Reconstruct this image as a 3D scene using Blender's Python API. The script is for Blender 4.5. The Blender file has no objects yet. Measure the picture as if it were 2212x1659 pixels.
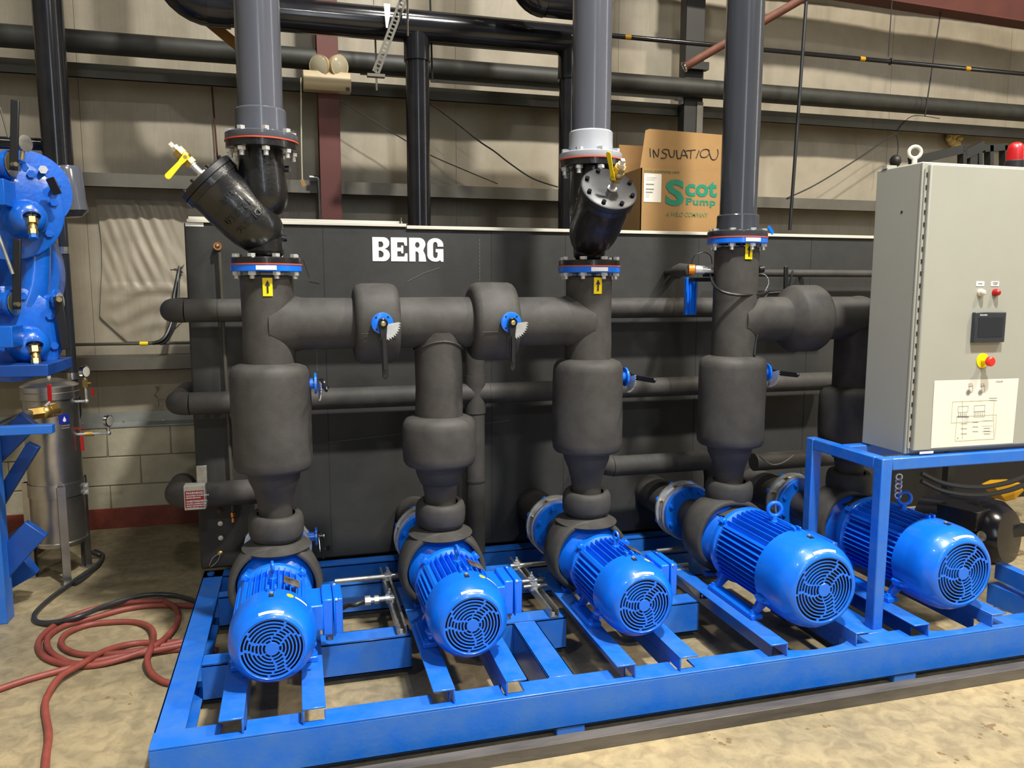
import bpy, bmesh, math, random
from mathutils import Vector, Matrix
random.seed(7)
scene = bpy.context.scene
COL = scene.collection
PI = math.pi
# ------------------------------------------------------------------ camera
F, CX, CY, H = 1688.0, 1106.0, 829.5, 1.65
YAW, PITCH, ROLL = math.radians(15.5), math.radians(7.07), math.radians(0.075)
fw = Vector((math.sin(YAW)*math.cos(PITCH), math.cos(YAW)*math.cos(PITCH), -math.sin(PITCH)))
_r = Vector((math.cos(YAW), -math.sin(YAW), 0)); _u = _r.cross(fw)
cr = _r*math.cos(ROLL)+_u*math.sin(ROLL); cu = _u*math.cos(ROLL)-_r*math.sin(ROLL)
CAM = Vector((0, 0, H))
cd = bpy.data.cameras.new('camera'); cam = bpy.data.objects.new('camera', cd); COL.objects.link(cam)
cd.sensor_width = 36; cd.lens = F/2212*36; cd.clip_start = 0.05; cd.clip_end = 60
cam.matrix_world = Matrix(((cr.x, cu.x, -fw.x, 0), (cr.y, cu.y, -fw.y, 0), (cr.z, cu.z, -fw.z, H), (0, 0, 0, 1)))
scene.camera = cam
# ------------------------------------------------------------------ world, lights, exposure
w = bpy.data.worlds.new('world'); scene.world = w; w.use_nodes = True
w.node_tree.nodes['Background'].inputs[0].default_value = (0.80, 0.90, 1.0, 1)
w.node_tree.nodes['Background'].inputs[1].default_value = 0.15
def area(name, loc, target, size, power, color):
    l = bpy.data.lights.new(name, 'AREA'); l.shape = 'DISK'; l.size = size; l.energy = power; l.color = color
    o = bpy.data.objects.new(name, l); COL.objects.link(o); o.location = loc
    o.rotation_euler = (Vector(target)-Vector(loc)).to_track_quat('-Z', 'Y').to_euler()
    return o
for loc, pw, c in (((1.7, 0.3, 7.2), 760, (1.0, 0.98, 0.93)), ((5.4, 0.4, 7.2), 440, (1.0, 0.90, 0.74)), ((0.6, -5.4, 7.2), 230, (0.95, 0.98, 1.0)),
                   ((5.2, -5.4, 7.2), 190, (1.0, 0.92, 0.80)), ((1.2, 2.9, 7.2), 110, (1.0, 0.97, 0.92)), ((-3.2, 0.2, 7.2), 60, (0.95, 0.98, 1.0))):
    area('high_bay_light', loc, (loc[0], loc[1], 0), 0.40, pw, c)
def strip_window(name, loc, target, sx, sy, power, color):
    o = area(name, loc, target, sx, power, color); o.data.shape = 'RECTANGLE'; o.data.size = sx; o.data.size_y = sy
strip_window('window_daylight', (8.8, 1.3, 4.6), (1.0, 3.3, 4.0), 0.30, 4.4, 60, (0.93, 0.97, 1.0))
strip_window('doorway_daylight', (0.6, -6.6, 3.6), (0.6, 3.3, 2.6), 0.9, 4.0, 70, (0.90, 0.96, 1.0))
vs = scene.view_settings
vs.view_transform = 'Standard'; vs.look = 'None'; vs.gamma = 1.0; vs.use_curve_mapping = False
vs.exposure = 0.08

def at(px, py, X=None, Y=None, Z=None):
    """world point on the plane X=, Y= or Z= (metres) that the photograph shows at px, py"""
    d = fw+cr*((px-CX)/F)-cu*((py-CY)/F)
    t = Y/d.y if Y is not None else ((Z-H)/d.z if Z is not None else X/d.x)
    return CAM+d*t

# ------------------------------------------------------------------ materials
def srgb(r, g, b):
    f = lambda c: (c/255/12.92) if c/255 <= 0.04045 else ((c/255+0.055)/1.055)**2.4
    return (f(r), f(g), f(b), 1)
M = {}
def mat(name, col, rough=0.5, metal=0.0, var=0.0, vscale=6.0, bump=0.0, bscale=60.0, col2=None, coat=0.0,
        spec=0.5, stretch=(1, 1, 1), rvar=0.0, emit=0.0):
    m = bpy.data.materials.new(name); m.use_nodes = True
    nt = m.node_tree; b = nt.nodes['Principled BSDF']
    b.inputs['Base Color'].default_value = col
    b.inputs['Roughness'].default_value = rough; b.inputs['Metallic'].default_value = metal
    b.inputs['Coat Weight'].default_value = coat; b.inputs['Coat Roughness'].default_value = 0.08
    b.inputs['Specular IOR Level'].default_value = spec
    if emit: b.inputs['Emission Color'].default_value = col; b.inputs['Emission Strength'].default_value = emit
    tc = nt.nodes.new('ShaderNodeTexCoord'); mp = nt.nodes.new('ShaderNodeMapping')
    mp.inputs['Scale'].default_value = stretch; nt.links.new(tc.outputs['Object'], mp.inputs[0])
    if var or col2:
        n = nt.nodes.new('ShaderNodeTexNoise'); n.inputs['Scale'].default_value = vscale; n.inputs['Detail'].default_value = 6
        n.inputs['Roughness'].default_value = 0.62
        nt.links.new(mp.outputs[0], n.inputs['Vector'])
        r = nt.nodes.new('ShaderNodeValToRGB')
        c2 = col2 or tuple(max(0, c*(1-var)) for c in col[:3])+(1,)
        c1 = col if col2 else tuple(min(1, c*(1+var)) for c in col[:3])+(1,)
        r.color_ramp.elements[0].position = 0.36; r.color_ramp.elements[1].position = 0.64
        r.color_ramp.elements[0].color = c2; r.color_ramp.elements[1].color = c1
        nt.links.new(n.outputs['Fac'], r.inputs[0]); nt.links.new(r.outputs[0], b.inputs['Base Color'])
        if rvar:
            mr = nt.nodes.new('ShaderNodeMapRange'); mr.inputs['To Min'].default_value = rough+rvar; mr.inputs['To Max'].default_value = max(0.03, rough-rvar)
            nt.links.new(n.outputs['Fac'], mr.inputs['Value']); nt.links.new(mr.outputs[0], b.inputs['Roughness'])
    if bump:
        n2 = nt.nodes.new('ShaderNodeTexNoise'); n2.inputs['Scale'].default_value = bscale; n2.inputs['Detail'].default_value = 4
        nt.links.new(mp.outputs[0], n2.inputs['Vector'])
        bp = nt.nodes.new('ShaderNodeBump'); bp.inputs['Strength'].default_value = bump; bp.inputs['Distance'].default_value = 0.01
        nt.links.new(n2.outputs['Fac'], bp.inputs['Height']); nt.links.new(bp.outputs[0], b.inputs['Normal'])
    M[name] = m; return m
mat('blue', (0.003, 0.155, 0.80, 1), 0.30, 0, var=0.10, vscale=5, bump=0.05, bscale=140, coat=0.35, rvar=0.06)
mat('blue_frame', (0.008, 0.140, 0.64, 1), 0.36, 0, col2=(0.035, 0.165, 0.56, 1), vscale=9, bump=0.08, bscale=60, coat=0.15, rvar=0.08)
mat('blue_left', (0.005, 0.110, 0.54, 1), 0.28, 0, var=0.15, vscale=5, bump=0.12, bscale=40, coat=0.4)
mat('foam', (0.054, 0.051, 0.047, 1), 0.62, 0, var=0.22, vscale=7, bump=0.10, bscale=220, spec=0.32)
mat('foam_tank', (0.040, 0.040, 0.038, 1), 0.60, 0, var=0.16, vscale=3, bump=0.12, bscale=200, spec=0.30)
mat('foam_seam', (0.016, 0.016, 0.016, 1), 0.8)
mat('chalk', (0.12, 0.12, 0.11, 1), 0.9)
mat('pvc', (0.080, 0.085, 0.105, 1), 0.17, 0, var=0.10, vscale=4, bump=0.02, bscale=30, stretch=(1, 1, 0.2), rvar=0.05)
mat('pvc_dark', (0.040, 0.044, 0.054, 1), 0.17, 0, var=0.12, vscale=4, stretch=(1, 1, 0.2), rvar=0.05)
mat('pvc_light', (0.36, 0.38, 0.42, 1), 0.35, 0, var=0.05)
mat('black_pipe', (0.009, 0.009, 0.011, 1), 0.16, 0, var=0.3, vscale=6, rvar=0.06)
mat('cast_black', (0.010, 0.010, 0.011, 1), 0.30, 0, var=0.2, bump=0.14, bscale=70, coat=0.25)
mat('cast_flat', (0.011, 0.011, 0.012, 1), 0.42, 0, bump=0.05, bscale=120)
mat('black', (0.010, 0.010, 0.011, 1), 0.42)
mat('black_gloss', (0.008, 0.008, 0.012, 1), 0.18)
mat('zinc', (0.70, 0.71, 0.72, 1), 0.34, 0.7, var=0.12, vscale=30)
mat('galv', (0.46, 0.46, 0.44, 1), 0.36, 0.85, var=0.2, vscale=25)
mat('chrome', (0.75, 0.74, 0.73, 1), 0.12, 1.0)
mat('stainless', (0.50, 0.49, 0.48, 1), 0.30, 0.95, var=0.10, vscale=8, bump=0.05, bscale=60)
mat('brass', (0.55, 0.38, 0.12, 1), 0.36, 0.9)
mat('brass_bolt', (0.60, 0.50, 0.26, 1), 0.3, 0.9)
mat('copper', (0.60, 0.28, 0.12, 1), 0.25, 0.9)
mat('yellow', srgb(245, 215, 10), 0.4)
mat('yellow_dull', srgb(190, 140, 10), 0.5)
mat('gasket', srgb(205, 80, 55), 0.6)
mat('red', srgb(165, 18, 24), 0.35)
mat('red_bright', srgb(235, 45, 35), 0.35)
mat('orange', srgb(240, 140, 30), 0.4)
mat('white', srgb(235, 235, 232), 0.5)
mat('ink', (0.012, 0.012, 0.012, 1), 0.6)
mat('ink_grey', srgb(120, 120, 118), 0.7)
mat('ink_olive', srgb(165, 165, 95), 0.7)
mat('column_red', srgb(86, 36, 27), 0.55, var=0.08, vscale=6)
mat('beam_red', srgb(84, 36, 24), 0.6, var=0.15, vscale=4)
mat('rust', srgb(92, 50, 32), 0.7, var=0.2, vscale=12)
mat('rust_wood', srgb(120, 82, 30), 0.7, var=0.15, vscale=10)
mat('cardboard', srgb(152, 117, 70), 0.75, var=0.05, vscale=5, bump=0.05, bscale=80)
mat('cardboard_in', srgb(138, 102, 58), 0.8, var=0.06, vscale=5)
mat('green', srgb(12, 122, 95), 0.6)
mat('green_dull', srgb(112, 122, 80), 0.7)
mat('panel_grey', srgb(160, 160, 150), 0.42, var=0.02, vscale=4, bump=0.03, bscale=300)
mat('paper', srgb(226, 220, 208), 0.6)
mat('screen', (0.020, 0.024, 0.030, 1), 0.12)
mat('bezel', (0.030, 0.036, 0.044, 1), 0.25)
mat('cream', srgb(176, 158, 122), 0.45)
mat('lens', srgb(160, 152, 128), 0.15, spec=0.8)
mat('hose_red', srgb(136, 66, 56), 0.5, var=0.16, vscale=12, bump=0.1, bscale=120)
mat('rubber', (0.030, 0.031, 0.033, 1), 0.35, var=0.25, vscale=8)
mat('steel_channel', srgb(105, 99, 92), 0.55, 0.2, col2=srgb(74, 70, 66), vscale=7, bump=0.1, bscale=60, stretch=(0.3, 2, 2))
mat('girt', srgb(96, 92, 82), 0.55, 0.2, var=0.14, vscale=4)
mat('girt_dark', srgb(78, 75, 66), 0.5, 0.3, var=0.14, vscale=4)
mat('flashing', srgb(150, 152, 146), 0.5, 0.3, var=0.12, vscale=5)
mat('dusty_pipe', srgb(44, 44, 38), 0.55, var=0.25, vscale=8)
mat('block', srgb(172, 164, 140), 0.85, var=0.06, vscale=14, bump=0.25, bscale=120)
mat('blue_shaded', (0.006, 0.06, 0.30, 1), 0.4, 0, var=0.15, vscale=5)  # frame blue with the shade at the left edge mixed into the colour
mat('stain_brown', srgb(120, 98, 66), 0.7)
mat('mortar', srgb(128, 120, 102), 0.9)
mat('base_red', srgb(122, 58, 44), 0.4, var=0.2, vscale=9, bump=0.3, bscale=22)
mat('dark_column', srgb(30, 30, 26), 0.5)
mat('wall_other', srgb(140, 134, 120), 0.7)
mat('ceiling_mat', srgb(90, 86, 78), 0.8)
mat('trim_white', srgb(205, 200, 186), 0.45, var=0.08, vscale=5, stretch=(0.2, 1, 1))
mat('wood_edge', srgb(190, 150, 100), 0.7)
mat('foam_yellow', srgb(205, 178, 110), 0.8, bump=0.4, bscale=40)
mat('beige_cord', srgb(190, 186, 160), 0.5)
mat('ptfe', srgb(215, 205, 190), 0.4, 0.2)
mat('nameplate', srgb(120, 116, 104), 0.35, 0.6, col2=srgb(70, 66, 58), vscale=30)
mat('foil', srgb(168, 160, 150), 0.3, 0.6, col2=srgb(90, 80, 74), vscale=20, bump=0.4, bscale=60)

def facing_mat():
    m = mat('facing', srgb(166, 156, 137), 0.42, 0, col2=srgb(148, 139, 120), vscale=2.2, spec=0.45)
    nt = m.node_tree; b = nt.nodes['Principled BSDF']; tc = [n for n in nt.nodes if n.type == 'TEX_COORD'][0]
    mp = nt.nodes.new('ShaderNodeMapping'); mp.inputs['Scale'].default_value = (9, 1, 1.1)
    nt.links.new(tc.outputs['Object'], mp.inputs[0])
    n = nt.nodes.new('ShaderNodeTexNoise'); n.inputs['Scale'].default_value = 1.6; n.inputs['Detail'].default_value = 5; n.inputs['Distortion'].default_value = 1.2
    nt.links.new(mp.outputs[0], n.inputs['Vector'])
    bp = nt.nodes.new('ShaderNodeBump'); bp.inputs['Strength'].default_value = 0.22; bp.inputs['Distance'].default_value = 0.015
    nt.links.new(n.outputs['Fac'], bp.inputs['Height']); nt.links.new(bp.outputs[0], b.inputs['Normal'])
facing_mat()
def floor_mat():
    m = bpy.data.materials.new('concrete'); m.use_nodes = True; M['concrete'] = m
    nt = m.node_tree; b = nt.nodes['Principled BSDF']; L = nt.links.new
    tc = nt.nodes.new('ShaderNodeTexCoord')
    n1 = nt.nodes.new('ShaderNodeTexNoise'); n1.inputs['Scale'].default_value = 1.3; n1.inputs['Detail'].default_value = 8; n1.inputs['Roughness'].default_value = 0.65
    n2 = nt.nodes.new('ShaderNodeTexNoise'); n2.inputs['Scale'].default_value = 15; n2.inputs['Detail'].default_value = 8; n2.inputs['Distortion'].default_value = 0.8
    n3 = nt.nodes.new('ShaderNodeTexNoise'); n3.inputs['Scale'].default_value = 70; n3.inputs['Detail'].default_value = 4
    for n in (n1, n2, n3): L(tc.outputs['Object'], n.inputs['Vector'])
    r1 = nt.nodes.new('ShaderNodeValToRGB'); r1.color_ramp.elements[0].position = 0.35; r1.color_ramp.elements[1].position = 0.66
    r1.color_ramp.elements[0].color = srgb(138, 128, 103); r1.color_ramp.elements[1].color = srgb(170, 154, 120)
    r2 = nt.nodes.new('ShaderNodeValToRGB'); r2.color_ramp.elements[0].position = 0.36; r2.color_ramp.elements[1].position = 0.62
    r2.color_ramp.elements[0].color = (0.72, 0.70, 0.68, 1); r2.color_ramp.elements[1].color = (1.08, 1.06, 1.02, 1)
    r3 = nt.nodes.new('ShaderNodeValToRGB'); r3.color_ramp.elements[0].position = 0.30; r3.color_ramp.elements[1].position = 0.42
    r3.color_ramp.elements[0].color = (0.72, 0.70, 0.68, 1); r3.color_ramp.elements[1].color = (1, 1, 1, 1)
    L(n1.outputs['Fac'], r1.inputs[0]); L(n2.outputs['Fac'], r2.inputs[0]); L(n3.outputs['Fac'], r3.inputs[0])
    m1 = nt.nodes.new('ShaderNodeMixRGB'); m1.blend_type = 'MULTIPLY'; m1.inputs[0].default_value = 0.85
    m2 = nt.nodes.new('ShaderNodeMixRGB'); m2.blend_type = 'MULTIPLY'; m2.inputs[0].default_value = 0.6
    L(r1.outputs[0], m1.inputs[1]); L(r2.outputs[0], m1.inputs[2]); L(m1.outputs[0], m2.inputs[1]); L(r3.outputs[0], m2.inputs[2])
    L(m2.outputs[0], b.inputs['Base Color']); b.inputs['Roughness'].default_value = 0.55; b.inputs['Specular IOR Level'].default_value = 0.4
    bp = nt.nodes.new('ShaderNodeBump'); bp.inputs['Strength'].default_value = 0.12; bp.inputs['Distance'].default_value = 0.01
    L(n2.outputs['Fac'], bp.inputs['Height']); L(bp.outputs[0], b.inputs['Normal'])
floor_mat()

# ------------------------------------------------------------------ mesh helpers
def basis(axis, up=None):
    a = Vector(axis).normalized()
    u = Vector(up) if up is not None else (Vector((0, 0, 1)) if abs(a.z) < 0.9 else Vector((1, 0, 0)))
    x = u.cross(a)
    if x.length < 1e-6: x = Vector((1, 0, 0)).cross(a)
    x.normalize(); y = a.cross(x).normalized()
    return x, y, a
class MB:
    def __init__(s): s.v = []; s.f = []; s.m = []
    def add(s, vs_, fs, mi=0):
        o = len(s.v); s.v += [tuple(v) for v in vs_]; s.f += [tuple(i+o for i in f) for f in fs]; s.m += [mi]*len(fs); return s
    def box(s, a, b, mi=0):
        (x0, y0, z0), (x1, y1, z1) = a, b
        return s.add([(x0, y0, z0), (x1, y0, z0), (x1, y1, z0), (x0, y1, z0), (x0, y0, z1), (x1, y0, z1), (x1, y1, z1), (x0, y1, z1)],
                     [(0, 3, 2, 1), (4, 5, 6, 7), (0, 1, 5, 4), (1, 2, 6, 5), (2, 3, 7, 6), (3, 0, 4, 7)], mi)
    def obox(s, c, ax, ay, az, hx, hy, hz, mi=0):
        c = Vector(c); vs_ = []
        for dz in (-1, 1):
            for dx, dy in ((-1, -1), (1, -1), (1, 1), (-1, 1)):
                vs_.append(c+ax*(hx*dx)+ay*(hy*dy)+az*(hz*dz))
        return s.add(vs_, [(0, 3, 2, 1), (4, 5, 6, 7), (0, 1, 5, 4), (1, 2, 6, 5), (2, 3, 7, 6), (3, 0, 4, 7)], mi)
    def bar(s, a, b, wd, th, up=None, mi=0):
        a = Vector(a); b = Vector(b); x, y, z = basis(b-a, up)
        return s.obox((a+b)/2, x, y, z, wd/2, th/2, (b-a).length/2, mi)
    def lathe(s, p0, axis, prof, seg=28, mi=0, cap=True, a0=0.0, a1=2*PI, wob=None):
        x, y, a = basis(axis); p0 = Vector(p0); full = abs(a1-a0-2*PI) < 1e-6; n = seg if full else seg+1
        vs_ = []; fs = []
        for d, r in prof:
            for i in range(n):
                t = a0+(a1-a0)*i/seg
                rr = r*(1+(wob(t, d) if wob else 0))
                vs_.append(p0+a*d+(x*math.cos(t)+y*math.sin(t))*rr)
        for j in range(len(prof)-1):
            for i in range(seg):
                k = (i+1) % n
                fs.append((j*n+i, j*n+k, (j+1)*n+k, (j+1)*n+i))
        if cap and full:
            fs.append(tuple(range(n))[::-1]); fs.append(tuple((len(prof)-1)*n+i for i in range(n)))
        return s.add(vs_, fs, mi)
    def cyl(s, a, b, r, seg=20, r2=None, mi=0):
        a = Vector(a); b = Vector(b)
        return s.lathe(a, b-a, [(0, r), ((b-a).length, r if r2 is None else r2)], seg, mi)
    def hexa(s, a, b, r, mi=0): return s.cyl(a, b, r, 6, mi=mi)
    def tube(s, pts, r, seg=12, smooth=0, mi=0, cap=True, closed=False):
        P = [Vector(p) for p in pts]
        if smooth:
            Q = []; n = len(P)
            for i in range(n-1):
                p0 = P[max(i-1, 0)]; p1 = P[i]; p2 = P[i+1]; p3 = P[min(i+2, n-1)]
                for k in range(smooth):
                    t = k/smooth
                    Q.append(0.5*((2*p1)+(p2-p0)*t+(2*p0-5*p1+4*p2-p3)*t*t+(3*p1-p0-3*p2+p3)*t**3))
            Q.append(P[-1]); P = Q
        vs_ = []; fs = []; x = None; n = len(P)
        for i, p in enumerate(P):
            d = (P[min(i+1, n-1)]-P[max(i-1, 0)]).normalized()
            if x is None: x, y, _ = basis(d)
            else:
                x = (x-d*x.dot(d)).normalized(); y = d.cross(x)
            rr = r[i] if isinstance(r, (list, tuple)) else r
            for k in range(seg):
                t = 2*PI*k/seg; vs_.append(p+(x*math.cos(t)+y*math.sin(t))*rr)
        for i in range(n-1):
            for k in range(seg):
                fs.append((i*seg+k, i*seg+(k+1) % seg, (i+1)*seg+(k+1) % seg, (i+1)*seg+k))
        if cap: fs.append(tuple(range(seg))[::-1]); fs.append(tuple((n-1)*seg+k for k in range(seg)))
        return s.add(vs_, fs, mi)
    def prism(s, poly, o, ax, ay, az, th, mi=0):
        """2-D polygon in (ax,ay) at o, extruded by th along az"""
        o = Vector(o); ax = Vector(ax); ay = Vector(ay); az = Vector(az); n = len(poly)
        vs_ = [o+ax*p[0]+ay*p[1] for p in poly]+[o+ax*p[0]+ay*p[1]+az*th for p in poly]
        fs = [tuple(range(n))[::-1], tuple(range(n, 2*n))]+[(i, (i+1) % n, n+(i+1) % n, n+i) for i in range(n)]
        return s.add(vs_, fs, mi)
    def sphere(s, c, r, seg=20, rings=10, sq=(1, 1, 1), mi=0):
        prof = [(-r*math.cos(PI*j/rings), r*math.sin(PI*j/rings)+1e-5) for j in range(rings+1)]
        o = len(s.v); s.lathe(Vector(c), (0, 0, 1), prof, seg, mi)
        for i in range(o, len(s.v)):
            v = Vector(s.v[i])-Vector(c); s.v[i] = tuple(Vector(c)+Vector((v.x*sq[0], v.y*sq[1], v.z*sq[2])))
        return s
    def torus(s, c, axis, R, r, seg=24, rs=10, mi=0, a0=0, a1=2*PI):
        x, y, a = basis(axis); c = Vector(c); n = seg if abs(a1-a0-2*PI) < 1e-6 else seg+1
        pts = [c+(x*math.cos(a0+(a1-a0)*i/seg)+y*math.sin(a0+(a1-a0)*i/seg))*R for i in range(n)]
        if n == seg:
            vs_ = []; fs = []
            for i in range(n):
                rad = (pts[i]-c).normalized()
                for k in range(rs):
                    t = 2*PI*k/rs; vs_.append(pts[i]+rad*(r*math.cos(t))+a*(r*math.sin(t)))
            for i in range(n):
                for k in range(rs):
                    fs.append((i*rs+k, ((i+1) % n)*rs+k, ((i+1) % n)*rs+(k+1) % rs, i*rs+(k+1) % rs))
            return s.add(vs_, fs, mi)
        return s.tube(pts, r, rs, mi=mi)
def rootof(o):
    while o.parent: o = o.parent
    return o
def tag(o, label=None, cat=None, group=None, kind=None):
    if label: o['label'] = label
    if cat: o['category'] = cat
    if group: o['group'] = group
    if kind: o['kind'] = kind
    return o
def obj(name, mb, m, parent=None, label=None, bevel=0, segs=2, angle=35, flat=False, kind=None, subd=0, cat=None, group=None, origin=None):
    me = bpy.data.meshes.new(name)
    if parent is not None: off = Vector(rootof(parent).location)
    elif origin is not None: off = Vector(origin)
    else:
        xs = [v[0] for v in mb.v]; ys = [v[1] for v in mb.v]; zs = [v[2] for v in mb.v]
        off = Vector(((min(xs)+max(xs))/2, (min(ys)+max(ys))/2, min(zs)))
    me.from_pydata([(v[0]-off.x, v[1]-off.y, v[2]-off.z) for v in mb.v], [], mb.f)
    ms = m if isinstance(m, (list, tuple)) else [m]
    for k in ms: me.materials.append(M[k])
    if len(ms) > 1: me.polygons.foreach_set('material_index', mb.m)
    bm = bmesh.new(); bm.from_mesh(me); bmesh.ops.recalc_face_normals(bm, faces=bm.faces); bm.to_mesh(me); bm.free()
    if not flat:
        me.polygons.foreach_set('use_smooth', [True]*len(me.polygons)); me.set_sharp_from_angle(angle=math.radians(angle))
    me.update()
    o = bpy.data.objects.new(name, me); COL.objects.link(o)
    if parent is not None: o.parent = parent
    else: o.location = off
    if bevel:
        b = o.modifiers.new('bevel', 'BEVEL'); b.width = bevel; b.segments = segs; b.limit_method = 'ANGLE'; b.angle_limit = math.radians(40)
    if subd:
        b = o.modifiers.new('sub', 'SUBSURF'); b.levels = subd; b.render_levels = subd
    return tag(o, label, cat, group, kind)
def thing(name, label, cat, loc, group=None, kind=None):
    o = bpy.data.objects.new(name, None); COL.objects.link(o); o.location = loc; o.empty_display_size = 0.1
    return tag(o, label, cat, group, kind)
def share(src, parent, off, label=None):
    """another copy of a part, moved by off (mesh data shared)"""
    c = src.copy(); COL.objects.link(c); c.parent = parent; c.location = Vector(src.location)+Vector(off)
    if label: c['label'] = label
    return c
def text(name, s, size, o, xd, yd, m, parent, th=0.0006, bold=0.0, sx=1.0, shear=0.0, align='LEFT', space=1.0, label=None, kind=None, fitw=None, fith=None):
    cu_ = bpy.data.curves.new('t', 'FONT'); cu_.body = s; cu_.size = size; cu_.extrude = th; cu_.offset = bold; cu_.shear = shear
    cu_.align_x = align; cu_.space_character = space; cu_.resolution_u = 3
    t = bpy.data.objects.new('t', cu_); COL.objects.link(t)
    dg = bpy.context.evaluated_depsgraph_get(); me = bpy.data.meshes.new_from_object(t.evaluated_get(dg))
    bpy.data.objects.remove(t); bpy.data.curves.remove(cu_)
    if fitw:
        xs = [v.co.x for v in me.vertices]; ys = [v.co.y for v in me.vertices]; x0_, y0_ = min(xs), min(ys); kx = fitw/(max(xs)-x0_); ky = fith/(max(ys)-y0_) if fith else kx
        for v in me.vertices: v.co.x = (v.co.x-x0_)*kx; v.co.y = (v.co.y-y0_)*ky
    xd = Vector(xd).normalized(); yd = Vector(yd).normalized(); zd = xd.cross(yd); off = Vector(rootof(parent).location)
    mt = Matrix(((xd.x*sx, yd.x, zd.x, o[0]-off.x), (xd.y*sx, yd.y, zd.y, o[1]-off.y), (xd.z*sx, yd.z, zd.z, o[2]-off.z), (0, 0, 0, 1)))
    me.transform(mt); me.materials.clear(); me.materials.append(M[m]); me.name = name
    ob = bpy.data.objects.new(name, me); COL.objects.link(ob); ob.parent = parent
    return tag(ob, label, kind=kind)
ZU = Vector((0, 0, 1)); XR = Vector((1, 0, 0)); YB = Vector((0, 1, 0))

# =================================================================== SETTING
WY = 5.77      # inner face of the back wall
mb = MB().box((-6, -7, -0.2), (9, WY, 0)); obj('floor', mb, 'concrete', kind='structure', origin=(0, 0, 0))
mb = MB().box((-6, -7, 8.0), (9, WY+0.3, 8.2)); obj('ceiling', mb, 'ceiling_mat', kind='structure')
mb = MB().box((-6.2, -7, 0), (-6, WY+0.3, 8.0)); obj('wall_left', mb, 'wall_other', kind='structure')
mb = MB().box((9, -7, 0), (9.2, WY+0.3, 8.0)); obj('wall_right', mb, 'wall_other', kind='structure')
wall = thing('wall_back', None, None, (0, WY, 0), kind='structure')
obj('wall_core', MB().box((-6, WY+0.04, 0), (9, WY+0.3, 8.0)), 'mortar', wall)
GZ = [1.19, 2.36, 3.02, 4.15]       # girt heights
# concrete block base
brick = None
for c in range(4):
    z1 = 0.695-0.2*c; z0 = z1-0.192
    if z0 < 0: z0 = 0.0
    x = -3.65+(0.2 if c % 2 else 0)
    while x < -0.15:
        mbb = MB().box((x, WY-0.015, z0), (x+0.392, WY+0.05, z1))
        if brick is None: brick = obj('brick', mbb, 'block', wall, bevel=0.003, segs=1); bx0, bz0 = x, z0
        elif z0 == 0.0: obj('brick', mbb, 'block', wall, bevel=0.003, segs=1)
        else: share(brick, wall, (x-bx0, 0, z0-bz0))
        x += 0.4
obj('mortar_bed', MB().box((-3.7, WY-0.009, 0), (-0.15, WY+0.04, 0.7)), 'mortar', wall)
obj('block_base', MB().box((-0.15, WY-0.012, 0), (9, WY+0.05, 0.7)), 'block', wall)
obj('baseboard_back', MB().box((-3.7, WY-0.022, 0), (9, WY-0.012, 0.142)), 'base_red', kind='structure', bevel=0.003)
mb = MB().prism([(0, 0), (0.05, 0.0), (0.05, 0.01), (0.012, 0.03), (0.012, 0.10), (0, 0.10)], (-3.7, WY+0.03, 0.70), (0, -1, 0), (0, 0, 1), (1, 0, 0), 12.7)
obj('trim_1', mb, 'flashing', kind='structure')
for i in range(9):
    obj('screw', MB().cyl((-2.4+i*0.25, WY+0.017, 0.735), (-2.4+i*0.25, WY+0.012, 0.735), 0.006, 8), 'galv', wall)
# insulation facing sheets between the girts
def facing(x0, x1, z0, z1, seed):
    rnd = random.Random(seed); nx, nz = 30, 18; mb = MB(); vs_ = []; fs = []
    ph = [rnd.uniform(0, 6.28) for _ in range(8)]; ang = rnd.uniform(-0.35, 0.35); am = rnd.uniform(0.5, 1.3)
    for j in range(nz+1):
        for i in range(nx+1):
            u = i/nx; v = j/nz; x = x0+(x1-x0)*u; z = z0+(z1-z0)*v
            edge = min(u, 1-u)*6; edge = min(1, edge); ez = min(1, min(v, 1-v)*5)
            bul = 0.022*math.sin(PI*u)*math.sin(PI*v)
            s = x+ang*z; top = (0.35+0.65*abs(v-0.5)*2)
            fold = 0.0035*math.sin(s*38+ph[0])+0.0022*math.sin(s*67+ph[1]+2*z)+0.0035*math.sin(s*17+ph[2])
            vs_.append((x, WY+0.03-bul*0.9-am*0.42*fold*top*(0.3+0.7*edge)*(0.3+0.7*ez), z))
    for j in range(nz):
        for i in range(nx): fs.append((j*(nx+1)+i, j*(nx+1)+i+1, (j+1)*(nx+1)+i+1, (j+1)*(nx+1)+i))
    mb.add(vs_, fs); obj('insulation_sheet', mb, 'facing', wall, angle=80)
rows = [(0.79, GZ[0]), (GZ[0], GZ[1]), (GZ[1], GZ[2]), (GZ[2], GZ[3]), (GZ[3], 6.0), (6.0, 8.0)]
xs_ = [-5.0, -3.75, -2.55, -1.3, -0.06, 1.18, 2.45, 3.7, 4.95, 6.2, 7.5, 9.0]
for ri, (z0, z1) in enumerate(rows):
    for i in range(len(xs_)-1):
        if ri >= 3 and xs_[i+1] < -3.8: continue
        facing(xs_[i]+0.001, xs_[i+1]-0.001, z0, z1, ri*31+i)
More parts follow.
